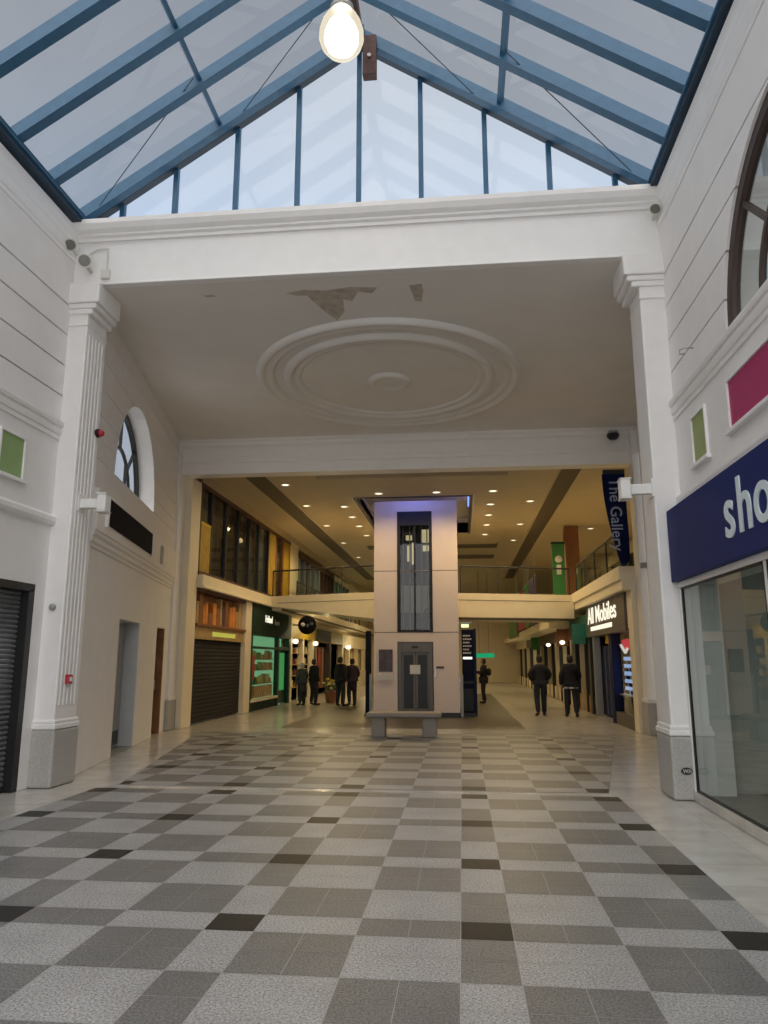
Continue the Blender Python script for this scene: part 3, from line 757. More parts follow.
struct('trim_9', c, M['doordark'], 'dark brown rim around the ceiling cove', cat='moulding')
cv = thing('cove_light', ((HX0+HX1)/2, 21.2, 6.9), 'blue strip light hidden in the ceiling cove above the lift', 'light')
q = MB(); q.box(HX0+.4, HX1-.4, 20.9, 20.96, 6.55, 6.60); part('tube', q, M['bluelit'], cv)
q = MB(); q.box(HX1-.12, HX1-.05, 21.4, 23.5, 6.45, 6.62); part('tube', q, M['bluelit'], cv)
lamp('cove_lamp', 'AREA', (AX, 21.2, 6.7), 16, (.20, .25, 1.0), cv, 1.2, rot=(math.radians(20), 0, 0))
lamp('cove_lamp', 'POINT', (.2, 22.6, 6.6), 5, (.12, .22, 1.0), cv, .1)
# service grilles in the ceiling
for x0, x1, lab in ((-5.72, -5.15, 'long brown ceiling grille on the left'), (2.64, 3.16, 'long brown ceiling grille on the right')):
    r = thing('ceiling_grille', ((x0+x1)/2, 18, CZ), lab, 'grille')
    q = MB(); q.box(x0, x1, 17.7, 45, CZ-.015, CZ+.01); part('panel', q, M['grille'], r)
    q = MB(); q.box(x0-.03, x0, 17.7, 45, CZ-.025, CZ+.01); q.box(x1, x1+.03, 17.7, 45, CZ-.025, CZ+.01); part('frame', q, M['creamdark'], r)
for y0_, lab in ((31.0, 'nearer brown cross grille behind the lift'), (34.5, 'farther brown cross grille behind the lift')):
    r = thing('ceiling_grille', (AX, y0_, CZ), lab, 'grille')
    q = MB(); q.box(-4.0, 1.6, y0_, y0_+1.4, CZ-.02, CZ+.01); part('panel', q, M['grille'], r)
    q = MB(); q.box(-4.06, 1.66, y0_-.06, y0_, CZ-.03, CZ+.01); q.box(-4.06, 1.66, y0_+1.4, y0_+1.46, CZ-.03, CZ+.01); part('frame', q, M['creamdark'], r)
# downlights
ORD = ['first', 'second', 'third', 'fourth', 'fifth', 'sixth', 'seventh']
proto = None
def downlight(x, y, z, label, power, group):
    global proto
    if proto is None:
        proto = thing('downlight', (x, y, z), label, 'downlight', group)
        q = MB(); q.lathe([(.14, 0), (.145, -.012), (.115, -.018), (.105, .0)], (x, y, z), 20, closed=False); part('trim_ring', q, M['trim'], proto)
        q = MB(); q.lathe([(.105, 0), (.06, -.006), (.001, -.008)], (x, y, z), 20, closed=False); part('lens', q, M['dlens'], proto)
        o = proto
    else:
        o = dup(proto, Vector((x, y, z))-Vector(proto.location), label, group)
    if power: lamp('downlight_lamp', 'SPOT', (x, y, z-.05), power, (1, .72, .34), None, .08, 2.9)
    return o
for nm, x, z, ys in (('row left of the left grille', -4.85, CZ, (19.9, 22.8, 26.4, 30.5, 35)), ('left row of the dropped panel', -3.5, 6.22, (22.0, 23.7, 25.4, 27.4)),
                     ('right row of the dropped panel', .95, 6.22, (20.3, 22.1, 23.8, 25.6, 27.6)), ('row left of the right grille', 2.2, CZ, (22.8, 26.8, 30.5)), ('row over the right gallery', 4.9, CZ, (22, 28, 34))):
    for k, y in enumerate(ys):
        downlight(x, y, z, f'round ceiling downlight, {ORD[k]} from the front in the {nm}', 150 if k % 2 == 0 else 0, nm)
for k, x in enumerate((-2.25, -.62)):
    downlight(x, 20.3, 6.22, f'round ceiling downlight just in front of the lift cove, {"left" if k == 0 else "right"} one', 60, 'front pair before the lift')

# ------------------------------------------------------------------ upper floors
# left narrow ledge with upper windows flush above
w = MB(); w.box(-7.4, FX, 17.55, 18.2, 0, 6.5)
struct('pillar_shop', w, M['cream'], 'cream pier between the far left pilaster and the shuttered shop', .008, cat='pillar')
b = MB(); b.prism([(-6.9, 3.42), (-6.47, 3.40), (-6.47, 3.46), (-6.50, 3.47), (-6.50, 3.74), (-6.9, 3.74)], 'y', 18.2, 25.5)
struct('slab_left', b, M['cream'], 'cream edge of the upper floor above the left shops', .006, cat='floor edge')
b = MB(); b.box(-7.0, -6.25, 25.6, 56, 3.30, 3.7); struct('slab_left_far', b, M['cream'], 'cream upper floor edge beyond the bridge on the left', .006, cat='floor edge')
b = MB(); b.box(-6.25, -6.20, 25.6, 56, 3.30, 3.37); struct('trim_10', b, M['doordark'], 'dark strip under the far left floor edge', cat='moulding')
b = MB(); b.prism([(7.1, 3.20), (3.72, 3.20), (3.72, 3.42), (3.66, 3.44), (3.66, 3.74), (7.1, 3.74)], 'y', 17.6, 27.5)
struct('slab_right', b, M['cream'], 'cream edge of the upper gallery on the right', .006, cat='floor edge')
b = MB(); b.box(3.15, 7.1, 27.6, 56, 2.75, 3.08); struct('slab_right_far', b, M['cream'], 'cream upper floor edge beyond the bridge on the right', .006, cat='floor edge')
# the bridge either side of the lift tower
def hexa(mb, plan, zb, zt):
    A = [mb.bm.verts.new((p[0], p[1], z)) for p, z in zip(plan, zb)]; B = [mb.bm.verts.new((p[0], p[1], z)) for p, z in zip(plan, zt)]
    mb.bm.faces.new(A); mb.bm.faces.new(B)
    for i in range(4): mb.bm.faces.new([A[i], A[(i+1)%4], B[(i+1)%4], B[i]])
b = MB(); hexa(b, [(-6.6, 25.2), (-2.5, 23.8), (-2.5, 26.4), (-6.6, 27.8)], (3.42, 2.86, 2.86, 3.42), (3.76,)*4)
struct('bridge_left', b, M['cream'], 'cream bridge between the left floor and the lift', .006, cat='bridge')
b = MB(); hexa(b, [(-.15, 23.8), (3.70, 25.0), (3.70, 27.6), (-.15, 26.4)], (2.92, 2.92, 2.92, 2.92), (3.70,)*4)
struct('bridge_right', b, M['cream'], 'cream bridge between the lift and the right gallery', .006, cat='bridge')
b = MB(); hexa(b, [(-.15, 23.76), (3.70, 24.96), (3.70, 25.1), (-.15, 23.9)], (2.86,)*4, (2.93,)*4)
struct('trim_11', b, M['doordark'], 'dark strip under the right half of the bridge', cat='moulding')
b = MB(); b.bar((-6.3, 25.09, 3.52), (-2.6, 23.825, 3.52), .012, .014); struct('trim_12', b, M['grille'], 'thin groove line along the left bridge face', cat='moulding')
b = MB(); b.bar((-.1, 23.81, 3.48), (3.6, 24.965, 3.48), .012, .014); struct('trim_13', b, M['grille'], 'thin groove line along the right bridge face', cat='moulding')

def balustrade(p, q, z, n, label, h=.88):
    p, q = Vector(p), Vector(q)
    r = thing('balustrade', (*(p+q)/2, z) if False else ((p.x+q.x)/2, (p.y+q.y)/2, z), label, 'balustrade')
    m_ = MB(); m_.tube([(p.x, p.y, z+h), (q.x, q.y, z+h)], .03, 8); part('handrail', m_, M['liftframe'], r)
    for k in range(n+1):
        c = p.lerp(q, k/n); m_ = MB(); m_.box(c.x-.02, c.x+.02, c.y-.02, c.y+.02, z, z+h); part('post', m_, M['liftframe'], r)
    d = (q-p).normalized()
    for k in range(n):
        a, b2 = p.lerp(q, k/n)+d*.04, p.lerp(q, (k+1)/n)-d*.04
        m_ = MB(); m_.face([(a.x, a.y, z+.06), (b2.x, b2.y, z+.06), (b2.x, b2.y, z+h-.05), (a.x, a.y, z+h-.05)]); part('glass_panel', m_, M['clear'], r)
    return r
balustrade((-6.5, 25.27), (-2.65, 23.95), 3.76, 3, 'glass balustrade on the bridge left of the lift')
balustrade((0, 23.97), (3.6, 25.1), 3.70, 3, 'glass balustrade on the bridge right of the lift')
balustrade((3.8, 17.9), (3.8, 24.9), 3.74, 4, 'glass balustrade along the right gallery edge')
balustrade((-6.3, 28.2), (-6.3, 46), 3.7, 10, 'glass balustrade on the far left floor edge')
balustrade((3.3, 28.0), (3.3, 46), 3.08, 10, 'glass balustrade on the far right floor edge')

# upper left windows
uw = thing('window_6', (FX, 23, 3.74), 'row of tall dark upper windows above the shuttered shop', 'window', kind='structure')
ys = [18.25, 19.12, 20.4, 21.6, 22.75, 23.85, 25.1]
for k, y in enumerate(ys+[26.2, 27.3, 28.4]):
    q = MB(); q.box(FX-.08, FX+.004, y-.045, y+.045, 3.74, 6.12); part('mullion', q, M['black'] if k < 7 else M['rust'], uw)
q = MB(); q.box(FX-.12, FX+.03, 18.2, 28.4, 3.74, 3.84); part('sill_rail', q, M['maroon'], uw)
q = MB(); q.box(FX-.12, FX+.03, 18.2, 28.4, 6.05, 6.14); part('head_rail', q, M['maroon'], uw)
q = MB(); q.box(FX-.10, FX, 18.25, 19.1, 5.08, 5.14); part('transom', q, M['yellow'], uw)
dr = [M['yellowpane'], M['curtain'], M['curtain'], M['curtaingreen'], M['curtaingreen'], M['bluegrey'], M['yellowpane'], M['curtain'], M['yellowpane']]
yy = ys+[26.2, 27.3, 28.4]
for k in range(9):
    q = MB(); n = 18; xx = FX-.13
    if k == 0:
        q.box(FX-.05, FX-.01, yy[k]+.05, yy[k+1]-.05, 3.8, 5.1); m_ = M['yellowpane']
        part('backing_panel', q, m_, uw); q = MB(); q.box(xx, xx+.03, yy[k]+.05, yy[k+1]-.05, 5.1, 6.1); part('backing_panel', q, M['curtaingreen'], uw); continue
    if k in (6, 8): xx = FX-.035
    pts = []
    for j in range(n+1):
        t = j/n; pts.append((xx+.02*math.sin(t*20+k), yy[k]+.05+t*(yy[k+1]-yy[k]-.1)))
    for j in range(n): q.face([(*pts[j], 3.8), (*pts[j+1], 3.8), (*pts[j+1], 6.1), (*pts[j], 6.1)])
    part('curtain', q, dr[k], uw)
q = MB(); q.face([(FX-.06, 18.2, 3.8), (FX-.06, 28.4, 3.8), (FX-.06, 28.4, 6.1), (FX-.06, 18.2, 6.1)]); part('pane', q, glass('upper_window_glass', (.75, .75, .72), .8), uw)
# bulkhead above the windows
w = MB(); w.box(FX-.32, FX, 17.6, 56, 6.12, 6.5); struct('wall_left_bulkhead', w, M['creamdark'], 'narrow cream bulkhead over the upper left windows', cat='wall')
w = MB(); w.box(FX-.3, FX+.02, 28.4, 29.8, 3.6, 6.2); struct('pillar_left', w, M['cream'], 'cream pier after the upper left windows', cat='pillar')
# shops upstairs beyond the bridge, left
for k, (ya, yb, m_) in enumerate(((30, 34.5, 'bluegrey'), (34.5, 38.5, 'curtain'), (38.5, 44, 'tealban'))):
    r = thing('upper_shopfront', (FX, (ya+yb)/2, 3.6), ['blue grey upstairs shopfront beyond the bridge on the left', 'dark brown upstairs shopfront behind the left bridge', 'teal upstairs shopfront farthest along the left'][k], 'shopfront')
    q = MB(); q.box(FX-.2, FX-.085, ya+.01, yb-.01, 3.6, 5.74); part('glazing', q, M[m_], r)
    for j in range(5):
        y = ya+.06+(yb-ya-.12)*j/4; q = MB(); q.box(FX-.08, FX+.02, y-.05, y+.05, 3.6, 5.75); part('frame_post', q, M['greymetal'] if k != 1 else M['maroon'], r)
    q = MB(); q.box(FX-.1, FX+.04, ya+.01, yb-.01, 5.75, 6.0); part('fascia', q, M['maroon'] if k < 2 else M['cream'], r)

# ------------------------------------------------------------------ lift tower
TX0, TX1, TY0, TY1 = -2.55, -.08, 21.8, 24.2
lt = thing('lift_tower', ((TX0+TX1)/2, 23, 0), 'tall pale lift tower with a glazed shaft in the mall centre', 'lift')
GX0, GX1 = -1.86, -.82
q = MB()
q.box(TX0, GX0, TY0, TY0+.15, .13, 6.24); q.box(GX1, TX1, TY0, TY0+.15, .13, 6.24); q.box(GX0, GX1, TY0, TY0+.15, 5.98, 6.24); q.box(GX0, GX1, TY0, TY0+.15, 2.12, 2.40)
q.box(TX0, TX0+.15, TY0+.15, TY1, .13, 6.24); q.box(TX1-.15, TX1, TY0+.15, TY1, .13, 6.24); q.box(TX0+.15, TX1-.15, TY1-.1, TY1, .13, 6.24)
part('shaft_wall', q, M['lift'], lt)
q = MB(); q.box(TX0, TX1, TY0, TY1, 6.24, 6.30); part('roof_plate', q, M['lift'], lt)
q = MB(); q.box(TX0-.01, TX1+.02, TY0-.015, TY1, 0, .13); part('plinth', q, M['black'], lt)
for z in (2.38, 4.18):
    q = MB(); q.box(TX0-.003, TX1+.003, TY0-.004, TY1, z, z+.022); part('joint_line', q, M['joint'], lt)
q = MB(); f_ = .09
q.box(GX0, GX0+f_, TY0-.02, TY0+.06, 2.40, 5.98); q.box(GX1-f_, GX1, TY0-.02, TY0+.06, 2.40, 5.98); q.box(GX0+f_, GX1-f_, TY0-.02, TY0+.06, 5.55, 5.98); q.box(GX0+f_, GX1-f_, TY0-.02, TY0+.06, 2.40, 2.46)
part('window_frame', q, M['liftframe'], lt, .005)
q = MB(); q.box((GX0+GX1)/2-.025, (GX0+GX1)/2+.025, TY0+.0, TY0+.05, 2.46, 5.55); part('window_mullion', q, M['liftframe'], lt)
q = MB(); q.face([(GX0+f_, TY0+.03, 2.46), (GX1-f_, TY0+.03, 2.46), (GX1-f_, TY0+.03, 5.55), (GX0+f_, TY0+.03, 5.55)]); part('window_pane', q, M['darkglass'], lt)
# the car in the shaft
q = MB(); q.box(GX0-.1, GX1+.1, TY0+.35, TY0+1.8, 3.72, 3.80); q.box(GX0-.1, GX1+.1, TY0+1.75, TY0+1.8, 3.8, 5.7); part('car', q, M['liftframe'], lt)
q = MB(); q.box(GX0-.3, GX1+.3, TY0+1.95, TY0+2.0, .2, 6.2); q.box(GX0-.32, GX0-.28, TY0+.2, TY0+2.0, .2, 6.2); q.box(GX1+.28, GX1+.32, TY0+.2, TY0+2.0, .2, 6.2); part('shaft_shade_panels', q, M['black'], lt)  # black panels added as painted shade inside the pale shaft
q = MB(); q.box(GX0-.05, GX1+.05, TY0+.3, TY0+.36, 2.98, 3.78); part('car_apron', q, M['offwhite'], lt)
for x, hw, za_, zb_ in ((-1.62, .10, 5.38, 5.54), (-1.06, .17, 5.30, 5.72), (-1.06, .12, 5.02, 5.2), (-1.63, .05, 4.7, 5.2), (-1.5, .03, 4.6, 5.3)):
    q = MB(); q.box(x-hw, x+hw, TY0+1.68, TY0+1.74, za_, zb_); part('car_light', q, M['warmlit'], lt)
for x in (-1.70, -1.50, -1.15, -.98):
    q = MB(); q.box(x-.015, x+.015, TY0+.25, TY0+.28, 2.5, 5.9); part('guide_rail', q, M['greymetal'], lt)
q = MB(); q.bar((-1.3, TY0+.22, 2.5), (-1.0, TY0+.22, 3.1), .04, .04); q.bar((-1.0, TY0+.22, 2.5), (-.95, TY0+.22, 3.1), .04, .04); part('pulley_arm', q, M['liftframe'], lt)
# lift doors
q = MB(); q.box(GX0+.02, GX0+.12, TY0-.02, TY0+.1, .13, 2.10); q.box(GX1-.12, GX1-.02, TY0-.02, TY0+.1, .13, 2.10); q.box(GX0+.12, GX1-.12, TY0-.02, TY0+.1, 1.82, 2.10); part('door_frame', q, M['liftdoor'], lt, .005)
q = MB(); q.box(-1.44, -1.26, TY0-.03, TY0-.01, 1.93, 2.0); part('floor_indicator', q, M['black'], lt)
for a, b2 in ((GX0+.12, -1.345), (-1.335, GX1-.12)):
    q = MB(); q.box(a, a+.06, TY0+.02, TY0+.07, .14, 1.82); q.box(b2-.06, b2, TY0+.02, TY0+.07, .14, 1.82); q.box(a+.06, b2-.06, TY0+.02, TY0+.07, 1.74, 1.82); q.box(a+.06, b2-.06, TY0+.02, TY0+.07, .14, .24)
    d_ = part('door', q, M['liftdoor'], lt)
    q = MB(); q.box(a+.06, b2-.06, TY0+.04, TY0+.05, .24, 1.74); part('door_pane', q, M['black'], d_)
q = MB(); q.box(-1.50, -1.20, TY0-.005, TY0+.018, 1.20, 1.46); part('notice', q, M['paper'], lt, label='white paper notice on the lift doors')
q = MB(); q.box(-2.40, -2.00, TY0-.035, TY0, 1.27, 1.90); po = part('poster', q, M['poster'], lt, .004, label='dark poster in a frame')
q = MB(); q.box(-.74, -.52, TY0-.015, TY0, 1.36, 1.42); part('sign_strip', q, M['maroon'], lt)
q = MB(); q.box(-2.42, -1.98, TY0-.06, TY0, 1.02, 1.22); part('leaflet_rack', q, M['offwhite'], lt, .004)
q = MB(); q.box(GX1+.03, GX1+.07, TY0-.02, TY0, 1.1, 1.4); part('call_panel', q, M['metal'], lt)
# navy glass fin on the left side
fn = thing('directory_fin', (-2.78, 22.3, 0), 'slim dark navy panel standing at the left of the lift', 'sign')
q = MB(); q.box(-2.83, -2.70, 22.1, 22.45, .05, 2.45); part('panel', q, M['kiosk'], fn, .01)
q = MB(); q.box(-2.86, -2.67, 22.05, 22.5, 0, .05); part('base', q, M['black'], fn)
q = MB(); q.box(-2.70, -2.62, 22.0, 22.1, .05, 1.2); part('side_rail', q, M['greymetal'], fn)
# directory board right
kb = thing('directory_board', (.19, 22.3, 0), 'dark navy directory board standing at the right of the lift', 'sign')
q = MB(); q.box(.0, .34, 22.25, 22.35, .10, 2.48); part('panel', q, M['kiosk'], kb, .008)
q = MB(); q.box(.34, .42, 22.2, 22.4, .02, 2.5); part('edge_post', q, M['navydoor'], kb, .006)
q = MB(); q.box(-.02, .40, 22.15, 22.45, 0, .10); part('base', q, M['black'], kb)
for k, z in enumerate((2.28, 2.18, 2.08, 1.98, 1.88, 1.78)):
    q = MB(); wd = (.22, .26, .2, .26, .18, .24)[k]
    for j in range(5): q.box(.04+wd*j/5, .04+wd*j/5+wd/5*.75, 22.243, 22.25, z, z+.045)
    part('listing_line', q, M['offwhite'], kb)
q = MB(); q.box(.03, .30, 22.242, 22.25, 1.62, 1.69); part('lit_strip', q, M['whitelit'], kb)
q = MB(); q.box(.02, .32, 22.242, 22.25, .15, .78); part('lower_panel', q, M['kioskgrey'], kb)
q = MB(); q.box(.02, .32, 22.242, 22.25, .92, 1.0); part('ledge', q, M['kioskgrey'], kb)
sl = thing('spot_sign', (.02, 22.6, 2.62), 'small lit green spot lamp hanging beside the lift tower', 'lamp')
q = MB(); q.tube([(-.0, 22.45, 2.60), (.22, 22.45, 2.60)], .05, 10); part('lens', q, glow('lime_lamp', (.75, 1, .45), 1.4), sl)
q = MB(); q.box(-.07, .30, 22.42, 22.6, 2.66, 2.72); part('arm', q, M['greymetal'], sl)
# lift guard rails at base
for x, nm in ((-.02, 'right'),):
    gr = thing('guard_rail', (.0, 21.95, 0), 'grey steel guard rail beside the lift tower', 'rail')
    q = MB(); q.box(-.05, .02, 21.88, 21.95, 0, 1.18); part('post', q, M['greymetal'], gr)
    q = MB(); q.box(-.05, .02, 21.95, 22.2, 1.1, 1.18); part('bar', q, M['liftframe'], gr)

# ------------------------------------------------------------------ bench
bn = thing('stone_bench', (-1.26, 16.4, 0), 'stone bench with a pale seat on two block legs before the lift', 'bench')
q = MB(); q.box(-2.05, -.46, 16.1, 16.75, .41, .50); part('seat', q, M['bench'], bn, .02)
for a, b2 in ((-1.95, -1.66), (-.86, -.56)):
    q = MB(); q.box(a, b2, 16.2, 16.65, 0, .41); part('leg', q, M['bench'], bn, .015)

# ------------------------------------------------------------------ left shops
def xbox(mb, y0, y1, z0, z1, v0, v1): mb.box(FX+v0, FX+v1, y0, y1, z0, z1); return mb
s1 = thing('shuttered_shop', (FX, 20.3, 0), 'closed shop with a dark brown roller shutter and carton display above', 'shopfront')
q = MB(); z = .05
while z < 2.12:
    q.prism([(FX-.12, z), (FX-.108, z+.05), (FX-.12, z+.10), (FX-.14, z+.10), (FX-.14, z)], 'y', 18.2, 22.55); z += .102
part('shutter', q, M['slatdark'], s1)
q = MB(); xbox(q, 22.55, 23.2, 0, 3.4, -.3, .03); part('pier', q, M['cream'], s1, .008)
q = MB(); xbox(q, 18.2, 22.55, 2.13, 2.45, -.25, -.02); part('light_box', q, M['tanbox'], s1)
q = MB(); xbox(q, 19.6, 21.6, 2.22, 2.34, -.02, .0); part('strip_light', q, glow('olive_strip_light', (.75, .70, .12), .55), s1)
q = MB(); xbox(q, 18.2, 22.55, 2.45, 2.52, -.28, .05); part('transom', q, M['rust'], s1, .006)
q = MB(); xbox(q, 18.2, 22.55, 2.5, 3.42, -.32, -.24); part('display_back', q, M['brownbox'], s1)
y = 18.25; k = 0
while y < 22.3:
    wd = random.uniform(.16, .42); h_ = random.uniform(.25, .85); q = MB(); xbox(q, y, y+wd-.03, 2.52, 2.52+h_, -.24, -.08)
    part('carton', q, random.choice([M['orange'], M['brownbox'], M['tanbox'], M['orange'], M['purplebox']]), s1); y += wd; k += 1
q = MB(); xbox(q, 18.2, 22.55, 3.32, 3.42, -.30, .02); part('head_rail', q, M['maroon'], s1)

s2 = thing('green_shop', (FX, 25.9, 0), 'dark green shopfront with a lit green window display', 'shopfront')
q = MB(); xbox(q, 23.2, 28.7, 2.40, 3.42, -.3, .05); part('fascia', q, M['greenfascia'], s2, .008)
text('sign_lettering', 'Holland', .34, (FX+.055, 24.75, 2.86), '+x', M['signlit'], s2, .006, .004, sx=.9)
text('sign_lettering', 'Barrett', .26, (FX+.055, 26.05, 2.82), '+x', M['offwhite'], s2, .006, .003, sx=.9)
for a in (23.2, 26.75, 28.45):
    q = MB(); xbox(q, a, a+.22, 0, 2.40, -.12, .03); part('frame_post', q, M['greenframe'], s2, .006)
q = MB(); xbox(q, 23.42, 26.75, 1.96, 2.04, -.1, .02); part('transom', q, M['greenframe'], s2)
q = MB(); xbox(q, 26.97, 28.45, 1.96, 2.08, -.1, .02); part('transom', q, M['greenframe'], s2)
q = MB(); xbox(q, 23.3, 26.8, .28, .36, -.12, .06); part('sill', q, M['cream'], s2, .006)
q = MB(); xbox(q, 23.42, 26.75, 0, .28, -.15, -.02); part('stall_riser', q, M['greenfascia'], s2)
q = MB(); xbox(q, 23.3, 28.5, 0, 2.4, -.34, -.30)
part('display_back', q, mat('green_lit_back', (.12, .30, .18), .6, var=.3, scale=3, emit=(.30, .8, .5), estr=.45), s2)
for z in (.8, 1.25, 1.6):
    q = MB(); xbox(q, 23.5, 26.7, z, z+.02, -.28, -.12); part('shelf', q, M['greymetal'], s2)
pal = [M['tanbox'], M['orange'], M['whitecloth'], M['greenban'], M['brownbox'], M['petal']]
for z in (.37, .82, 1.27, 1.62):
    y = 23.55
    while y < 26.55:
        q = MB(); xbox(q, y, y+.15, z, z+(random.uniform(.15, .32) if z > .5 else .38), -.26, -.14)
        part('product', q, (M['orange'] if z < .5 and y > 24.2 else random.choice(pal)), s2); y += random.uniform(.2, .4)
q = MB(); q.face([(FX-.05, 23.42, .36), (FX-.05, 26.75, .36), (FX-.05, 26.75, 2.4), (FX-.05, 23.42, 2.4)]); part('pane', q, M['clear'], s2)
q = MB(); xbox(q, 23.5, 23.9, 1.0, 1.75, -.045, -.03); part('window_poster', q, M['red'], s2)
q = MB(); xbox(q, 26.97, 28.45, .05, 1.96, -.16, -.10); part('door', q, M['greenframe'], s2)
q = MB(); xbox(q, 27.2, 28.25, .5, 1.86, -.10, -.09); part('door_pane', q, M['greendoor'], s2)
q = MB(); xbox(q, 27.1, 27.4, .14, .30, -.10, -.08); part('door_sticker', q, M['whitecloth'], s2)
lamp('shop_lamp', 'AREA', (FX-.17, 25.1, 2.385), 5, (.6, 1, .7), None, .2)

s3 = thing('yellow_shop', (FX, 33.3, 0), 'yellow fronted shop with a round black sign', 'shopfront')
q = MB(); xbox(q, 28.7, 33.4, 2.45, 3.02, -.25, .05); part('fascia', q, M['yellow'], s3, .008)
q = MB(); xbox(q, 33.4, 41.5, 2.42, 3.02, -.25, .04); part('fascia', q, mat('olive_fascia', (.26, .23, .02), .5), s3, .008)
q = MB(); q.lathe([(.001, -.05), (.33, -.05), (.36, -.02), (.36, .05), (.001, .05)], (FX+.62, 28.95, 2.95), 32, axis='y'); q.box(FX+.0, FX+.4, 28.93, 28.97, 2.93, 2.97); rs = part('round_sign', q, M['panelblack'], s3)
for xx_, zz_, rr in ((.46, 2.96, .085), (.64, 2.92, .07), (.80, 2.98, .075)):
    q = MB(); q.lathe([(.001, 0), (rr, 0), (rr, -.012), (.001, -.012)], (FX+xx_, 28.895, zz_), 14, axis='y'); part('sign_mark', q, M['bluegrey'] if xx_ > .5 else M['offwhite'], rs)
q = MB(); xbox(q, 33.9, 37.4, 2.45, 2.98, .04, .10); part('hanging_panel', q, M['kioskgrey'], s3)
for a, m_ in ((28.75, 'cream'), (31.0, 'cream'), (33.1, 'cream'), (33.5, 'doordark'), (37.6, 'doordark')):
    q = MB(); xbox(q, a, a+.28, 0, 2.45, -.2, .03); part('frame_post', q, M[m_], s3)
q = MB(); xbox(q, 28.9, 41.5, 0, 2.45, -.33, -.3); part('display_back', q, mat('shop_back', (.30, .22, .12), .6, var=.7, scale=2.2, stretch=(1, 1, .6)), s3)
for z in (.5, .95, 1.4, 1.85):
    q = MB(); xbox(q, 29.1, 33.0, z, z+.03, -.28, -.1); part('shelf', q, M['tanbox'], s3)
for z in (.53, .98, 1.43, 1.88):
    y = 29.2
    while y < 32.9:
        q = MB(); xbox(q, y, y+.22, z, z+random.uniform(.12, .3), -.26, -.14); part('product', q, random.choice([M['tanbox'], M['brownbox'], M['purplebox'], M['petalw']]), s3); y += random.uniform(.35, .6)
for k, y in enumerate((34.2, 35.1, 36.0, 36.9)):
    q = MB(); xbox(q, y, y+.55, .3, 2.2, -.28, -.1); part('hanging_garment', q, [M['tanbox'], M['redban'], M['brownbox'], M['plumcloth']][k], s3)
for y in (29.0, 33.1):
    q = MB(); q.lathe([(.001, 0), (.09, .03), (.12, .10), (.09, .17), (.001, .2)], (FX+.16, y, 2.22), 14); part('globe_light', q, M['dlens'], s3)
lamp('shop_lamp', 'POINT', (FX+.9, 31.2, 2.9), 34, (1, .8, .4), None, .1)
s4 = thing('cream_shop', (FX, 45, 0), 'cream fronted shop with a lit window at the far left', 'shopfront')
q = MB(); xbox(q, 41.5, 55, 2.3, 3.02, -.25, .04); part('fascia', q, M['cream'], s4)
q = MB(); xbox(q, 41.5, 55, 0, .9, -.25, .02); part('stall_riser', q, M['cream'], s4)
for a in (41.5, 44, 47.5, 51, 54.7):
    q = MB(); xbox(q, a, a+.3, .9, 2.3, -.2, .02); part('frame_post', q, M['cream'], s4)
q = MB(); xbox(q, 41.6, 55, .9, 2.3, -.3, -.26); part('display_back', q, mat('cream_back', (.45, .36, .2), .6, var=.4, scale=1.5), s4)
q = MB(); q.lathe([(.001, 0), (.11, .03), (.15, .12), (.11, .2), (.001, .22)], (FX+.2, 42.6, 2.2), 14); part('globe_light', q, M['dlens'], s4)
lamp('shop_lamp', 'POINT', (FX+1.2, 44, 2.4), 40, (1, .8, .45), None, .1)

# ------------------------------------------------------------------ right shops
def rbox(mb, y0, y1, z0, z1, v0, v1): mb.box(RX-v0, RX-v1, y0, y1, z0, z1); return mb
m1 = thing('mobile_shop', (RX, 20.5, 0), 'shop with lit lettering over a blue lit display beside the far pilaster', 'shopfront')
q = MB(); rbox(q, 18.15, 23.6, 2.28, 3.2, -.3, .10); part('fascia', q, M['mobsign'], m1, .008)
text('sign_lettering', 'All Mobiles', .66, (RX-.105, 23.3, 2.66), '-x', M['signlit'], m1, .008, .006, sx=1.42)
q = MB()
for j in range(22): rbox(q, 19.7+j*.145, 19.7+j*.145+.12, 2.44, 2.56, .10, .11)
part('sign_strip', q, M['signlit'], m1)
q = MB(); rbox(q, 17.6, 17.92, 0, 3.2, -.3, .04); rbox(q, 17.92, 18.15, 2.32, 3.2, -.3, .04); part('pier', q, M['cream'], m1, .01)
q = MB(); rbox(q, 17.92, 18.02, 0, 2.35, -.2, .05); part('frame_post', q, M['cream'], m1)
q = MB(); rbox(q, 20.25, 20.6, 0, 2.3, -.15, .04); part('frame_post', q, M['navydoor'], m1)
q = MB(); rbox(q, 22.9, 23.1, 0, 2.3, -.15, .04); part('frame_post', q, M['metal'], m1)
q = MB(); rbox(q, 18.02, 20.3, .0, .3, -.2, .02); part('stall_riser', q, M['mobsign'], m1)
q = MB(); rbox(q, 17.95, 20.3, .12, 2.3, -.34, -.3); part('display_back', q, M['kioskgrey'], m1)
q = MB(); rbox(q, 18.1, 20.2, .75, 1.68, -.26, -.24); part('screen', q, M['bluescreen'], m1)
for z in (.77, .95, 1.13, 1.32, 1.5):
    for j in range(9):
        q = MB(); rbox(q, 18.2+j*.215, 18.32+j*.215, z, z+.085, -.2, -.16); part('handset', q, M['navy'] if (j+int(z*10)) % 3 else M['whitecloth'], m1)
q = MB(); rbox(q, 18.05, 20.25, .72, .75, -.25, -.1); part('shelf', q, M['white'], m1)
q = MB(); rbox(q, 18.1, 20.1, 1.84, 2.12, -.22, -.2); part('red_light_box', q, M['redlit'], m1)
q = MB(); q.bar((RX+.15, 19.5, 1.78), (RX+.15, 20.0, 1.98), .05, .05); q.bar((RX+.15, 19.5, 1.78), (RX+.15, 19.25, 1.88), .05, .05); part('tick_light', q, M['whitelit'], m1)
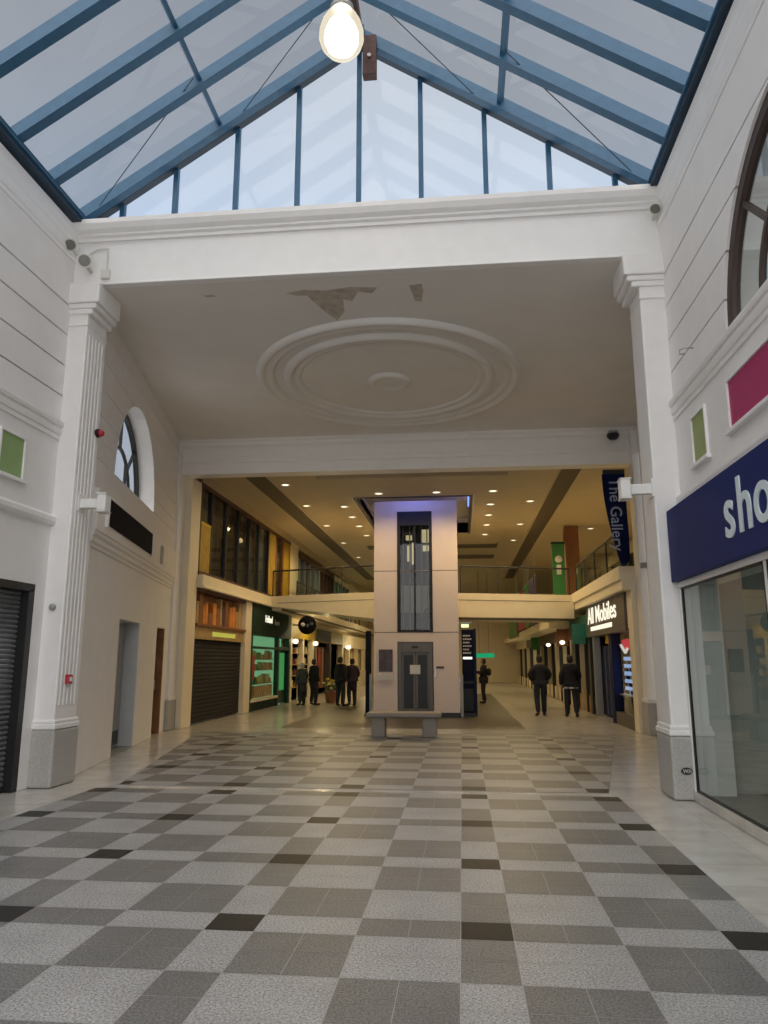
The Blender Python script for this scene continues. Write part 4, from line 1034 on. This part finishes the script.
q = MB(); rbox(q, 20.6, 22.9, .02, 2.0, -.25, -.2); part('door', q, M['navydoor'], m1)
for y in (21.1, 21.75, 22.35):
    q = MB(); rbox(q, y, y+.06, .1, 2.0, -.2, -.17); part('door_stile', q, M['bluegrey'], m1)
q = MB(); rbox(q, 21.0, 21.5, 2.05, 2.28, -.1, -.05); part('gold_sign', q, M['yellow'], m1)
q = MB(); q.face([(RX+.08, 18.02, .3), (RX+.08, 20.3, .3), (RX+.08, 20.3, 2.3), (RX+.08, 18.02, 2.3)]); part('pane', q, M['clear'], m1)
# teal fascia edge and further shops
spec = [(23.6, 27.5, 'tealban', 'curtaingreen', 'teal fronted shop next beyond the lettered shop on the right', 'tealban'),
        (27.5, 32.0, 'cream', 'curtain', 'cream pillared dark shop behind the two people walking away', 'rust'),
        (32.0, 38.0, 'cream', 'curtain', 'cream shop with a small lit ceiling lamp on the right aisle', 'grille'),
        (38.0, 46.0, 'cream', 'yellowpane', 'cream shop with bright window farther up the right aisle', 'mobsign'),
        (46.0, 55.0, 'cream', 'curtaingreen', 'farthest cream shop on the right aisle', 'cream')]
for k, (a, b2, fm, bm_, lab, fas) in enumerate(spec):
    r = thing('aisle_shop', (RX, (a+b2)/2, 0), lab, 'shopfront')
    q = MB(); rbox(q, a, b2, 2.3, 2.75 if k else 3.0, -.3, .06); part('fascia', q, M[fas], r)
    q = MB(); rbox(q, a, b2, 0, 2.35, -.34, -.3); part('display_back', q, M[bm_], r)
    q = MB(); rbox(q, a, b2, 0, .5, -.25, -.02); part('stall_riser', q, M['cream'] if k else M['tanbox'], r)
    n = 4 if k < 4 else 5
    for j in range(n):
        y = a+(b2-a)*j/n; q = MB(); rbox(q, y, y+(.38 if j == 0 else .14), 0, 2.35, -.28, .04); part('pier' if j == 0 else 'frame_post', q, (M['creamdark'] if j % 2 == 0 else M['liftframe']) if (k or j) else M['black'], r)
    if k in (0, 1, 3): q = MB(); q.box(RX-.45, RX-.06, a+.6, a+.72, 2.1, 2.72); part('projecting_sign', q, [M['tealban'], M['rust'], M['black'], M['greenban'], M['mobsign']][k], r)
    if k in (1, 3):
        q = MB(); rbox(q, a+1.2, b2-.3, .5, 2.2, -.29, -.27); part('lit_window', q, M['warmlit'], r)
    if k in (1, 2): q = MB(); q.lathe([(.001, 0), (.07, .02), (.10, .08), (.07, .13), (.001, .15)], (RX-.3, a+.4, 2.15), 12); part('globe_light', q, M['dlens'], r)
    q = MB(); q.face([(RX+.1, a, .5), (RX+.1, b2, .5), (RX+.1, b2, 2.35), (RX+.1, a, 2.35)]); part('pane', q, M['clear'], r)
for y in (28, 34, 41):  # added fill spots without fixtures, they brighten the aisles and end wall
    lamp('aisle_fill', 'SPOT', (2.3, y, 6.2), 130, (1, .76, .38), None, .1, 2.9)
    lamp('aisle_fill', 'SPOT', (-4.85, y, 6.2), 110, (1, .74, .34), None, .1, 2.9)
lamp('aisle_fill', 'SPOT', (-1.3, 47, 6.2), 520, (1, .74, .36), None, .1, 2.9)
# green exit style sign at the far end
q = MB(); q.box(.6, 1.7, 40, 40.06, 1.72, 1.95); ex = part('hanging_sign', q, M['greenlit']); tag(ex, 'lit green hanging sign far along the aisle', 'sign')
q = MB(); q.box(.9, .93, 40.02, 40.04, 1.95, 6.3); q.box(1.4, 1.43, 40.02, 40.04, 1.95, 6.3); part('hanger', q, M['greymetal'], ex)

# banners over the right far balustrade
for k, (y, ln, m_, z0, nm) in enumerate(((30.6, 3.0, 'purpban', 3.1, 'purple'), (34.2, 1.7, 'greenban', 3.1, 'green'), (36.3, 4.4, 'redban', 3.1, 'red'), (41.4, 7.0, 'greenban', 2.9, 'farthest dark green'))):
    r = thing('hanging_banner', (3.05, y, z0), f'{nm} banner hanging over the far right floor edge', 'banner')
    q = MB(); q.box(3.03, 3.07, y, y+ln, z0, 5.0); part('cloth', q, M[m_] if k < 3 else M['leaf'], r)
    q = MB(); q.tube([(3.05, y-.05, 5.0), (3.05, y+ln+.05, 5.0)], .03, 8); part('rail', q, M['greymetal'], r)
    for yy_ in (y+.1, y+ln-.1):
        q = MB(); q.tube([(3.05, yy_, 5.0), (3.05, yy_, CZ)], .008, 5); part('wire', q, M['greymetal'], r)
# upper right: green banner, rust column, back shops
r = thing('green_banner', (3.55, 27.9, 3.08), 'tall green banner with white emblem standing on the upper right floor', 'banner')
q = MB(); q.box(3.30, 3.74, 26.9, 26.97, 3.55, 5.72); part('cloth', q, M['greenban'], r)
q = MB(); q.lathe([(.001, -.02), (.13, -.02), (.13, 0), (.001, 0)], (3.52, 26.9, 5.15), 18, axis='y'); q.box(3.44, 3.6, 26.88, 26.9, 4.6, 4.95); part('emblem', q, M['paper'], r)
q = MB(); q.box(3.28, 3.76, 26.88, 26.99, 5.70, 5.78); part('rail', q, M['greenframe'], r)
q = MB(); q.box(3.85, 4.35, 27.4, 27.9, 3.5, CZ); struct('pillar_upper', q, M['rust'], 'rust brown square column behind the green banner', .01, cat='pillar')
for k, (a, b2, m_) in enumerate(((17.6, 22, 'curtaingreen'), (22, 27, 'creamdark'), (27, 34, 'curtaingreen'), (34, 46, 'creamdark'))):
    r = thing('upper_shopfront', (6.9, (a+b2)/2, 3.74), ['nearest upstairs shopfront on the right gallery', 'second upstairs shopfront on the right gallery', 'green grey upstairs shopfront behind the green banner', 'farthest upstairs shopfront on the right gallery'][k], 'shopfront')
    q = MB(); q.box(6.85, 6.98, a+.02, b2-.02, 3.74, 5.8); part('glazing', q, M[m_], r)
    for j in range(4):
        y = a+(b2-a)*j/4; q = MB(); q.box(6.78, 6.9, y, y+.12, 3.74, 5.9); part('frame_post', q, M['greenframe'], r)
    q = MB(); q.box(6.75, 6.98, a+.02, b2-.02, 5.8, 6.2); part('fascia', q, M['cream'], r)

# ------------------------------------------------------------------ The Gallery banner
gb = thing('gallery_banner', (3.55, 17.0, 3.7), 'curved navy banner with vertical lettering on the far right pilaster', 'banner')
out = [(3.30, 5.80), (3.80, 5.80), (3.80, 5.0), (3.81, 4.3), (3.80, 3.80), (3.66, 3.66), (3.58, 3.80)]
for k in range(1, 12):
    t = k/12; out.append((3.58-.30*math.sin(t*PI/2)*1.0+.02*t, 3.80+2.0*t))
q = MB(); q.prism(out, 'y', 16.98, 17.05); part('cloth', q, M['navy'], gb)
q = MB(); q.box(3.32, 3.80, 16.97, 17.06, 5.80, 5.90); part('top_rail', q, M['black'], gb)
text('lettering', 'The Gallery', .36, (3.44, 16.975, 5.70), 'down', M['banlet'], gb, .004, .002, sx=.98)
q = MB(); q.box(3.7, 3.85, 17.0, 17.10, 5.55, 5.62); part('bracket', q, M['greymetal'], gb)
# camera/smoke unit below far lintel, right
q = MB(); q.lathe([(.14, 0), (.14, -.06), (.09, -.12), (.001, -.14)], (3.60, 17.0, 6.76), 18); dc = part('dome_camera', q, M['liftframe']); tag(dc, 'dark dome camera under the far lintel on the right', 'camera')
q = MB(); q.box(3.5, 3.7, 16.9, 17.15, 6.76, 6.82); part('mount', q, M['greymetal'], dc)
for x, lab in ((-6.97, 'left'), (4.12, 'right')):
    r = thing('bracket_lamp', (x, 17.0, 3.6), f'small grey bracket lamp on the far {lab} pilaster', 'lamp')
    q = MB(); q.box(x-.10, x+.10, 16.95, 17.06, 3.62, 3.74); part('housing', q, M['greymetal'], r, .01)
    q = MB(); q.box(x-.03, x+.03, 17.06, 17.13, 3.65, 3.71); part('arm', q, M['greymetal'], r)

# ------------------------------------------------------------------ people
def skin_mesh(name, verts, edges, radii, m, parent, sub=1, root=0, label=None):
    me = bpy.data.meshes.new(name); me.from_pydata([tuple(v) for v in verts], edges, [])
    o = bpy.data.objects.new(name, me); put(o, parent); ORG[o.name] = ORG[parent.name]
    sk = o.modifiers.new('Skin', 'SKIN')
    for i, r in enumerate(radii):
        s_ = me.skin_vertices[0].data[i]; s_.radius = (r, r) if not isinstance(r, tuple) else r; s_.use_root = (i == root)
    ss = o.modifiers.new('Sub', 'SUBSURF'); ss.levels = sub; ss.render_levels = sub
    sk.use_smooth_shade = True
    me.materials.append(m)
    if label: o['label'] = label
    return o

def person(x, y, face, h, label, jacket, trousers, hair, pose, long_coat=False, cap=None, bag=None, group=None):
    """face = heading in radians (0 looks along +Y, away from the camera)"""
    r = thing('person', (x, y, 0), label, 'person', group)
    k = h/1.75
    P = {'pel': (0, 0, .95), 'wst': (0, .01, 1.10), 'chs': (0, .0, 1.30), 'nk': (0, .0, 1.48), 'hd0': (0, .02, 1.56), 'hd1': (0, .03, 1.64), 'hd2': (0, .02, 1.70)}
    for s_ in (-1, 1):
        n = 'L' if s_ < 0 else 'R'
        st = pose['stride'] * (1 if s_ > 0 else -1)
        P['hip'+n] = (s_*.10, 0, .91); P['kn'+n] = (s_*.115, st*.45+.03, .50); P['an'+n] = (s_*.12, st-.02, .085+(.05 if st < 0 else 0)); P['to'+n] = (s_*.14, st+.15, .035)
        P['sh'+n] = (s_*.175, 0, 1.39)
        el, wr = pose['arm'+n]
        P['el'+n] = (s_*abs(el[0]), el[1], el[2]); P['wr'+n] = (s_*wr[0], wr[1], wr[2])
    rot = Matrix.Rotation(face, 4, 'Z') @ Matrix.Scale(k, 4)
    W = {n: rot @ Vector(p) for n, p in P.items()}
    def build(name, nodes, edges, m, sub=1, extra=None, root=0):
        idx = {n: i for i, (n, _) in enumerate(nodes)}
        vs = [W[n] if n in W else extra[n] for n, _ in nodes]
        return skin_mesh(name, vs, [(idx[a], idx[b]) for a, b in edges], [(tuple(c*k for c in rr) if isinstance(rr, tuple) else rr*k) for _, rr in nodes], m, r, sub, root)
    ex = {}
    nodes = [('pel', (.125, .10)), ('wst', (.12, .09)), ('chs', (.15, .105)), ('nk', .055), ('hd0', (.062, .08)), ('hd1', (.078, .095)), ('hd2', (.062, .08))]
    edges = [('pel', 'wst'), ('wst', 'chs'), ('chs', 'nk'), ('nk', 'hd0'), ('hd0', 'hd1'), ('hd1', 'hd2')]
    # nose and ears
    for n, p, rad, to in (('nose', (0, .135, 1.61), .014, 'hd1'), ('earL', (-.088, .02, 1.62), .018, 'hd1'), ('earR', (.088, .02, 1.62), .018, 'hd1')):
        ex[n] = rot @ Vector(p); nodes.append((n, rad)); edges.append((to, n))
    for n, s_ in (('L', -1), ('R', 1)):
        nodes += [('hip'+n, .085), ('kn'+n, .06), ('an'+n, .042), ('to'+n, .035)]; edges += [('pel', 'hip'+n), ('hip'+n, 'kn'+n), ('kn'+n, 'an'+n), ('an'+n, 'to'+n)]
        nodes += [('sh'+n, .06), ('el'+n, .043), ('wr'+n, .028)]; edges += [('chs', 'sh'+n), ('sh'+n, 'el'+n), ('el'+n, 'wr'+n)]
        d = (W['wr'+n]-W['el'+n]).normalized(); side = (rot.to_3x3() @ Vector((0, 1, 0))).normalized()
        lat = d.cross(side); lat = lat.normalized() if lat.length > 1e-3 else Vector((1, 0, 0)); side = lat.cross(d).normalized()
        ex['pm'+n] = W['wr'+n]+d*.07*k; nodes.append(('pm'+n, (.035, .018))); edges.append(('wr'+n, 'pm'+n))
        for f, (off, ln) in enumerate(((-.030, .068), (-.010, .078), (.010, .073), (.029, .058))):
            a = ex['pm'+n]+side*off*k+d*.03*k; b_ = a+d*ln*.5*k+lat*.006*k*s_; c_ = b_+d*ln*.45*k-lat*.018*k*s_
            for q_, v_ in ((f'f{f}a{n}', a), (f'f{f}b{n}', b_), (f'f{f}c{n}', c_)): ex[q_] = v_; nodes.append((q_, .0085))
            edges += [('pm'+n, f'f{f}a{n}'), (f'f{f}a{n}', f'f{f}b{n}'), (f'f{f}b{n}', f'f{f}c{n}')]
        t1 = W['wr'+n]+d*.045*k+side*.042*k; t2 = t1+d*.035*k+side*.014*k
        ex['t1'+n], ex['t2'+n] = t1, t2; nodes += [('t1'+n, .011), ('t2'+n, .009)]; edges += [('wr'+n, 't1'+n), ('t1'+n, 't2'+n)]
    build('body', nodes, edges, M['skin'], 1, ex)
    # jacket or coat
    low = 'pel'
    nodes = [('wst', (.215, .165)), ('chs', (.225, .165)), ('col', (.115, .11)), ('pel', (.205, .16)), ('hem0', (.195, .155))]
    ex = {'col': rot @ Vector((0, -.015, 1.53)), 'hem0': rot @ Vector((0, 0, .84))}
    edges = [('wst', 'chs'), ('chs', 'col'), ('wst', 'pel'), ('pel', 'hem0')]
    if long_coat:
        ex['hem'] = rot @ Vector((0, 0, .52)); nodes.append(('hem', (.20, .16))); edges.append(('hem0', 'hem'))
    for n in 'LR':
        ex['cf'+n] = W['el'+n].lerp(W['wr'+n], 1.05)
        nodes += [('sh'+n, .105), ('el'+n, .088), ('cf'+n, .062)]; edges += [('chs', 'sh'+n), ('sh'+n, 'el'+n), ('el'+n, 'cf'+n)]
    build('jacket' if not long_coat else 'coat', nodes, edges, jacket, 2, ex)
    if pose.get('hem'):
        hm = MB(frame_xf(Vector((x, y, 0)), rot.to_3x3() @ Vector((1,0,0))/k, rot.to_3x3() @ Vector((0,1,0))/k, (0,0,1)))
        hm.lathe([(.200, 0), (.205, .03), (.2, .05)], (0, 0, .80*k), 20, 1.0, .78, closed=False); part('shirt_hem', hm, M['whitecloth'], r)
    # trousers
    nodes = [('pel', (.16, .13))]; edges = []; ex = {}
    for n in 'LR':
        ex['hm'+n] = W['kn'+n].lerp(W['an'+n], 1.08)
        nodes += [('hip'+n, .112), ('kn'+n, .090), ('hm'+n, .070)]; edges += [('pel', 'hip'+n), ('hip'+n, 'kn'+n), ('kn'+n, 'hm'+n)]
    build('trousers', nodes, edges, trousers, 2, ex)
    for n in 'LR':
        ex = {'he': W['an'+n]+rot.to_3x3() @ Vector((0, -.05, -.03)), 'mid': W['to'+n]+rot.to_3x3() @ Vector((0, -.08, .01)), 'tip': W['to'+n]+rot.to_3x3() @ Vector((0, .03, 0))}
        build('shoe', [('he', .050), ('mid', (.052, .045)), ('tip', (.045, .036))], [('he', 'mid'), ('mid', 'tip')], M['shoe'], 2, ex)
    # hair (or knitted cap) over the back and crown of the head
    ex = {'a': rot @ Vector((0, -.035, 1.51)), 'b': rot @ Vector((0, -.02, 1.64)), 'c': rot @ Vector((0, -.005, 1.755))}
    build('hat' if cap else 'hair', [('a', (.088, .085)), ('b', (.104, .106)), ('c', (.085, .095))], [('a', 'b'), ('b', 'c')], cap or hair, 2, ex)
    if bag:
        ex = {'a': rot @ Vector((0, -.22, 1.05)), 'b': rot @ Vector((0, -.23, 1.25)), 'c': rot @ Vector((0, -.20, 1.38))}
        build('backpack', [('a', (.14, .10)), ('b', (.15, .11)), ('c', (.11, .08))], [('a', 'b'), ('b', 'c')], bag, 2, ex)
    return r
walk = dict(stride=.16, armL=((.30, -.04, 1.16), (.20, .16, 1.02)), armR=((.30, -.02, 1.16), (.20, .18, 1.02)))
walk2 = dict(stride=-.12, armL=((.26, -.05, 1.15), (.27, .06, .90)), armR=((.25, .04, 1.14), (.22, .20, .98)), hem=True)
stand = dict(stride=.03, armL=((.25, -.02, 1.15), (.20, .16, 1.0)), armR=((.25, -.02, 1.15), (.20, .16, 1.0)))
hold = dict(stride=.04, armL=((.24, .02, 1.15), (.12, .26, 1.22)), armR=((.24, .02, 1.15), (.12, .26, 1.22)))
relaxed = dict(stride=.02, armL=((.24, -.02, 1.14), (.24, .05, .88)), armR=((.24, -.02, 1.14), (.24, .05, .88)))
person(2.27, 22.7, .10, 1.74, 'person in a black hooded jacket walking away, left of two', M['blackcloth'], M['denim'], M['hairdark'], walk)
person(3.10, 22.3, -.05, 1.74, 'person in a short black jacket with white hem walking away, right of two', M['blackcloth'], M['denim'], M['hairdark'], walk2)
person(.80, 29.0, 1.35, 1.66, 'person with a dark backpack standing side on in the far aisle', M['blackcloth'], M['denim'], M['hairdark'], hold, bag=M['blackcloth'])
person(-4.30, 26.6, -.6, 1.72, 'person in a black coat standing by the cream shop, left of the couple', M['blackcloth'], M['denim'], M['hairdark'], relaxed)
person(-3.93, 26.9, .5, 1.66, 'person in a dark plum long coat, right of the couple', M['plumcloth'], M['denim'], M['hairdark'], stand, long_coat=True)
person(-5.75, 26.9, .9, 1.50, 'person in a slate grey long coat and pale hat before the yellow shop', M['greycloth'], M['denim'], M['hairdark'], stand, long_coat=True, cap=M['whitecloth'])
person(-5.35, 27.1, -.8, 1.64, 'person in a dark coat behind the pale hat by the yellow shop', M['blackcloth'], M['denim'], M['hairdark'], relaxed, long_coat=True)

# flower stand
fs = thing('flower_stand', (-5.0, 28.6, 0), 'bucket of yellow and cream flowers outside the yellow shop', 'flowers')
q = MB(); q.lathe([(.16, 0), (.24, .42), (.26, .42), (.26, .45), (.22, .45), (.20, .40)], (-5.0, 28.6, 0), 20); part('bucket', q, M['bucket'], fs)
q = MB()
for k in range(60):
    a = random.uniform(0, 2*PI); rr = random.uniform(.05, .36); z = random.uniform(.42, .85); p = Vector((-5.0+rr*math.cos(a), 28.6+rr*math.sin(a), z))
    d = Vector((random.uniform(-1, 1), random.uniform(-1, 1), random.uniform(0, 1))).normalized()*.12; e = d.cross(Vector((0, 0, 1))).normalized()*.035
    q.face([p, p+d*.5+e, p+d, p+d*.5-e])
part('foliage', q, M['leaf'], fs)
for k in range(16):
    a = random.uniform(0, 2*PI); rr = random.uniform(.05, .32); z = .62+random.uniform(0, .38)-rr*.4
    q = MB(); q.lathe([(.001, -.03), (.05, -.01), (.075, .03), (.05, .05), (.001, .055)], (-5.0+rr*math.cos(a), 28.6+rr*math.sin(a), z), 10); part('blossom', q, M['petal'] if k % 3 else M['petalw'], fs)
q = MB()
for k in range(10):
    a = 2*PI*k/10; q.tube([(-5.0+.08*math.cos(a), 28.6+.08*math.sin(a), .3), (-5.0+.2*math.cos(a), 28.6+.2*math.sin(a), .7)], .006, 5)
part('stems', q, M['leaf'], fs)

# ================================================================== world and daylight
wd = bpy.data.worlds.new('overcast_sky'); bpy.context.scene.world = wd; wd.use_nodes = True
nt = wd.node_tree; bg = nt.nodes['Background']
tc = nt.nodes.new('ShaderNodeTexCoord'); sep = nt.nodes.new('ShaderNodeSeparateXYZ'); nt.links.new(tc.outputs['Generated'], sep.inputs[0])
rz = nt.nodes.new('ShaderNodeValToRGB'); nt.links.new(sep.outputs['Z'], rz.inputs['Fac'])
e = rz.color_ramp.elements; e[0].position = .0; e[0].color = (.72, .79, .88, 1); e[1].position = .95; e[1].color = (.42, .45, .50, 1)
e2 = rz.color_ramp.elements.new(.45); e2.color = (.56, .68, .86, 1)
e3 = rz.color_ramp.elements.new(.66); e3.color = (.53, .58, .66, 1)
no = nt.nodes.new('ShaderNodeTexNoise'); no.inputs['Scale'].default_value = 3; no.inputs['Detail'].default_value = 5; nt.links.new(tc.outputs['Generated'], no.inputs['Vector'])
rn = nt.nodes.new('ShaderNodeValToRGB'); nt.links.new(no.outputs['Fac'], rn.inputs['Fac'])
rn.color_ramp.elements[0].position = .35; rn.color_ramp.elements[0].color = (.9, .92, .95, 1); rn.color_ramp.elements[1].position = .65; rn.color_ramp.elements[1].color = (1.05, 1.04, 1.02, 1)
mx = nt.nodes.new('ShaderNodeMixRGB'); mx.blend_type = 'MULTIPLY'; mx.inputs['Fac'].default_value = 1
nt.links.new(rz.outputs['Color'], mx.inputs['Color1']); nt.links.new(rn.outputs['Color'], mx.inputs['Color2'])
# the sky is brighter and warmer behind the viewer, where the sun stands behind thin cloud
ry = nt.nodes.new('ShaderNodeMapRange'); nt.links.new(sep.outputs['Y'], ry.inputs['Value'])
ry.inputs['From Min'].default_value = .25; ry.inputs['From Max'].default_value = -.5; ry.inputs['To Min'].default_value = 0.0; ry.inputs['To Max'].default_value = 1.0
wm = nt.nodes.new('ShaderNodeMixRGB'); nt.links.new(ry.outputs[0], wm.inputs['Fac'])
nt.links.new(mx.outputs['Color'], wm.inputs['Color1']); wm.inputs['Color2'].default_value = (1.75, 1.71, 1.67, 1)
nt.links.new(wm.outputs['Color'], bg.inputs['Color']); bg.inputs['Strength'].default_value = 1.0
sun = lamp('sun', 'SUN', (0, -8, 14), 2.75, (1.0, .98, .965)); sun.data.angle = math.radians(75)
sun.rotation_euler = (math.radians(33), 0, math.radians(2))

sc = bpy.context.scene
sc.view_settings.view_transform = 'Standard'; sc.view_settings.look = 'None'; sc.view_settings.gamma = 1.0
sc.view_settings.use_curve_mapping = False; sc.view_settings.exposure = 0.12
sc.cycles.use_denoising = True
sc.cycles.max_bounces = 8; sc.cycles.diffuse_bounces = 5; sc.cycles.glossy_bounces = 4; sc.cycles.transparent_max_bounces = 24
sc.cycles.sample_clamp_indirect = 6.0
sc.cycles.caustics_reflective = False; sc.cycles.caustics_refractive = False
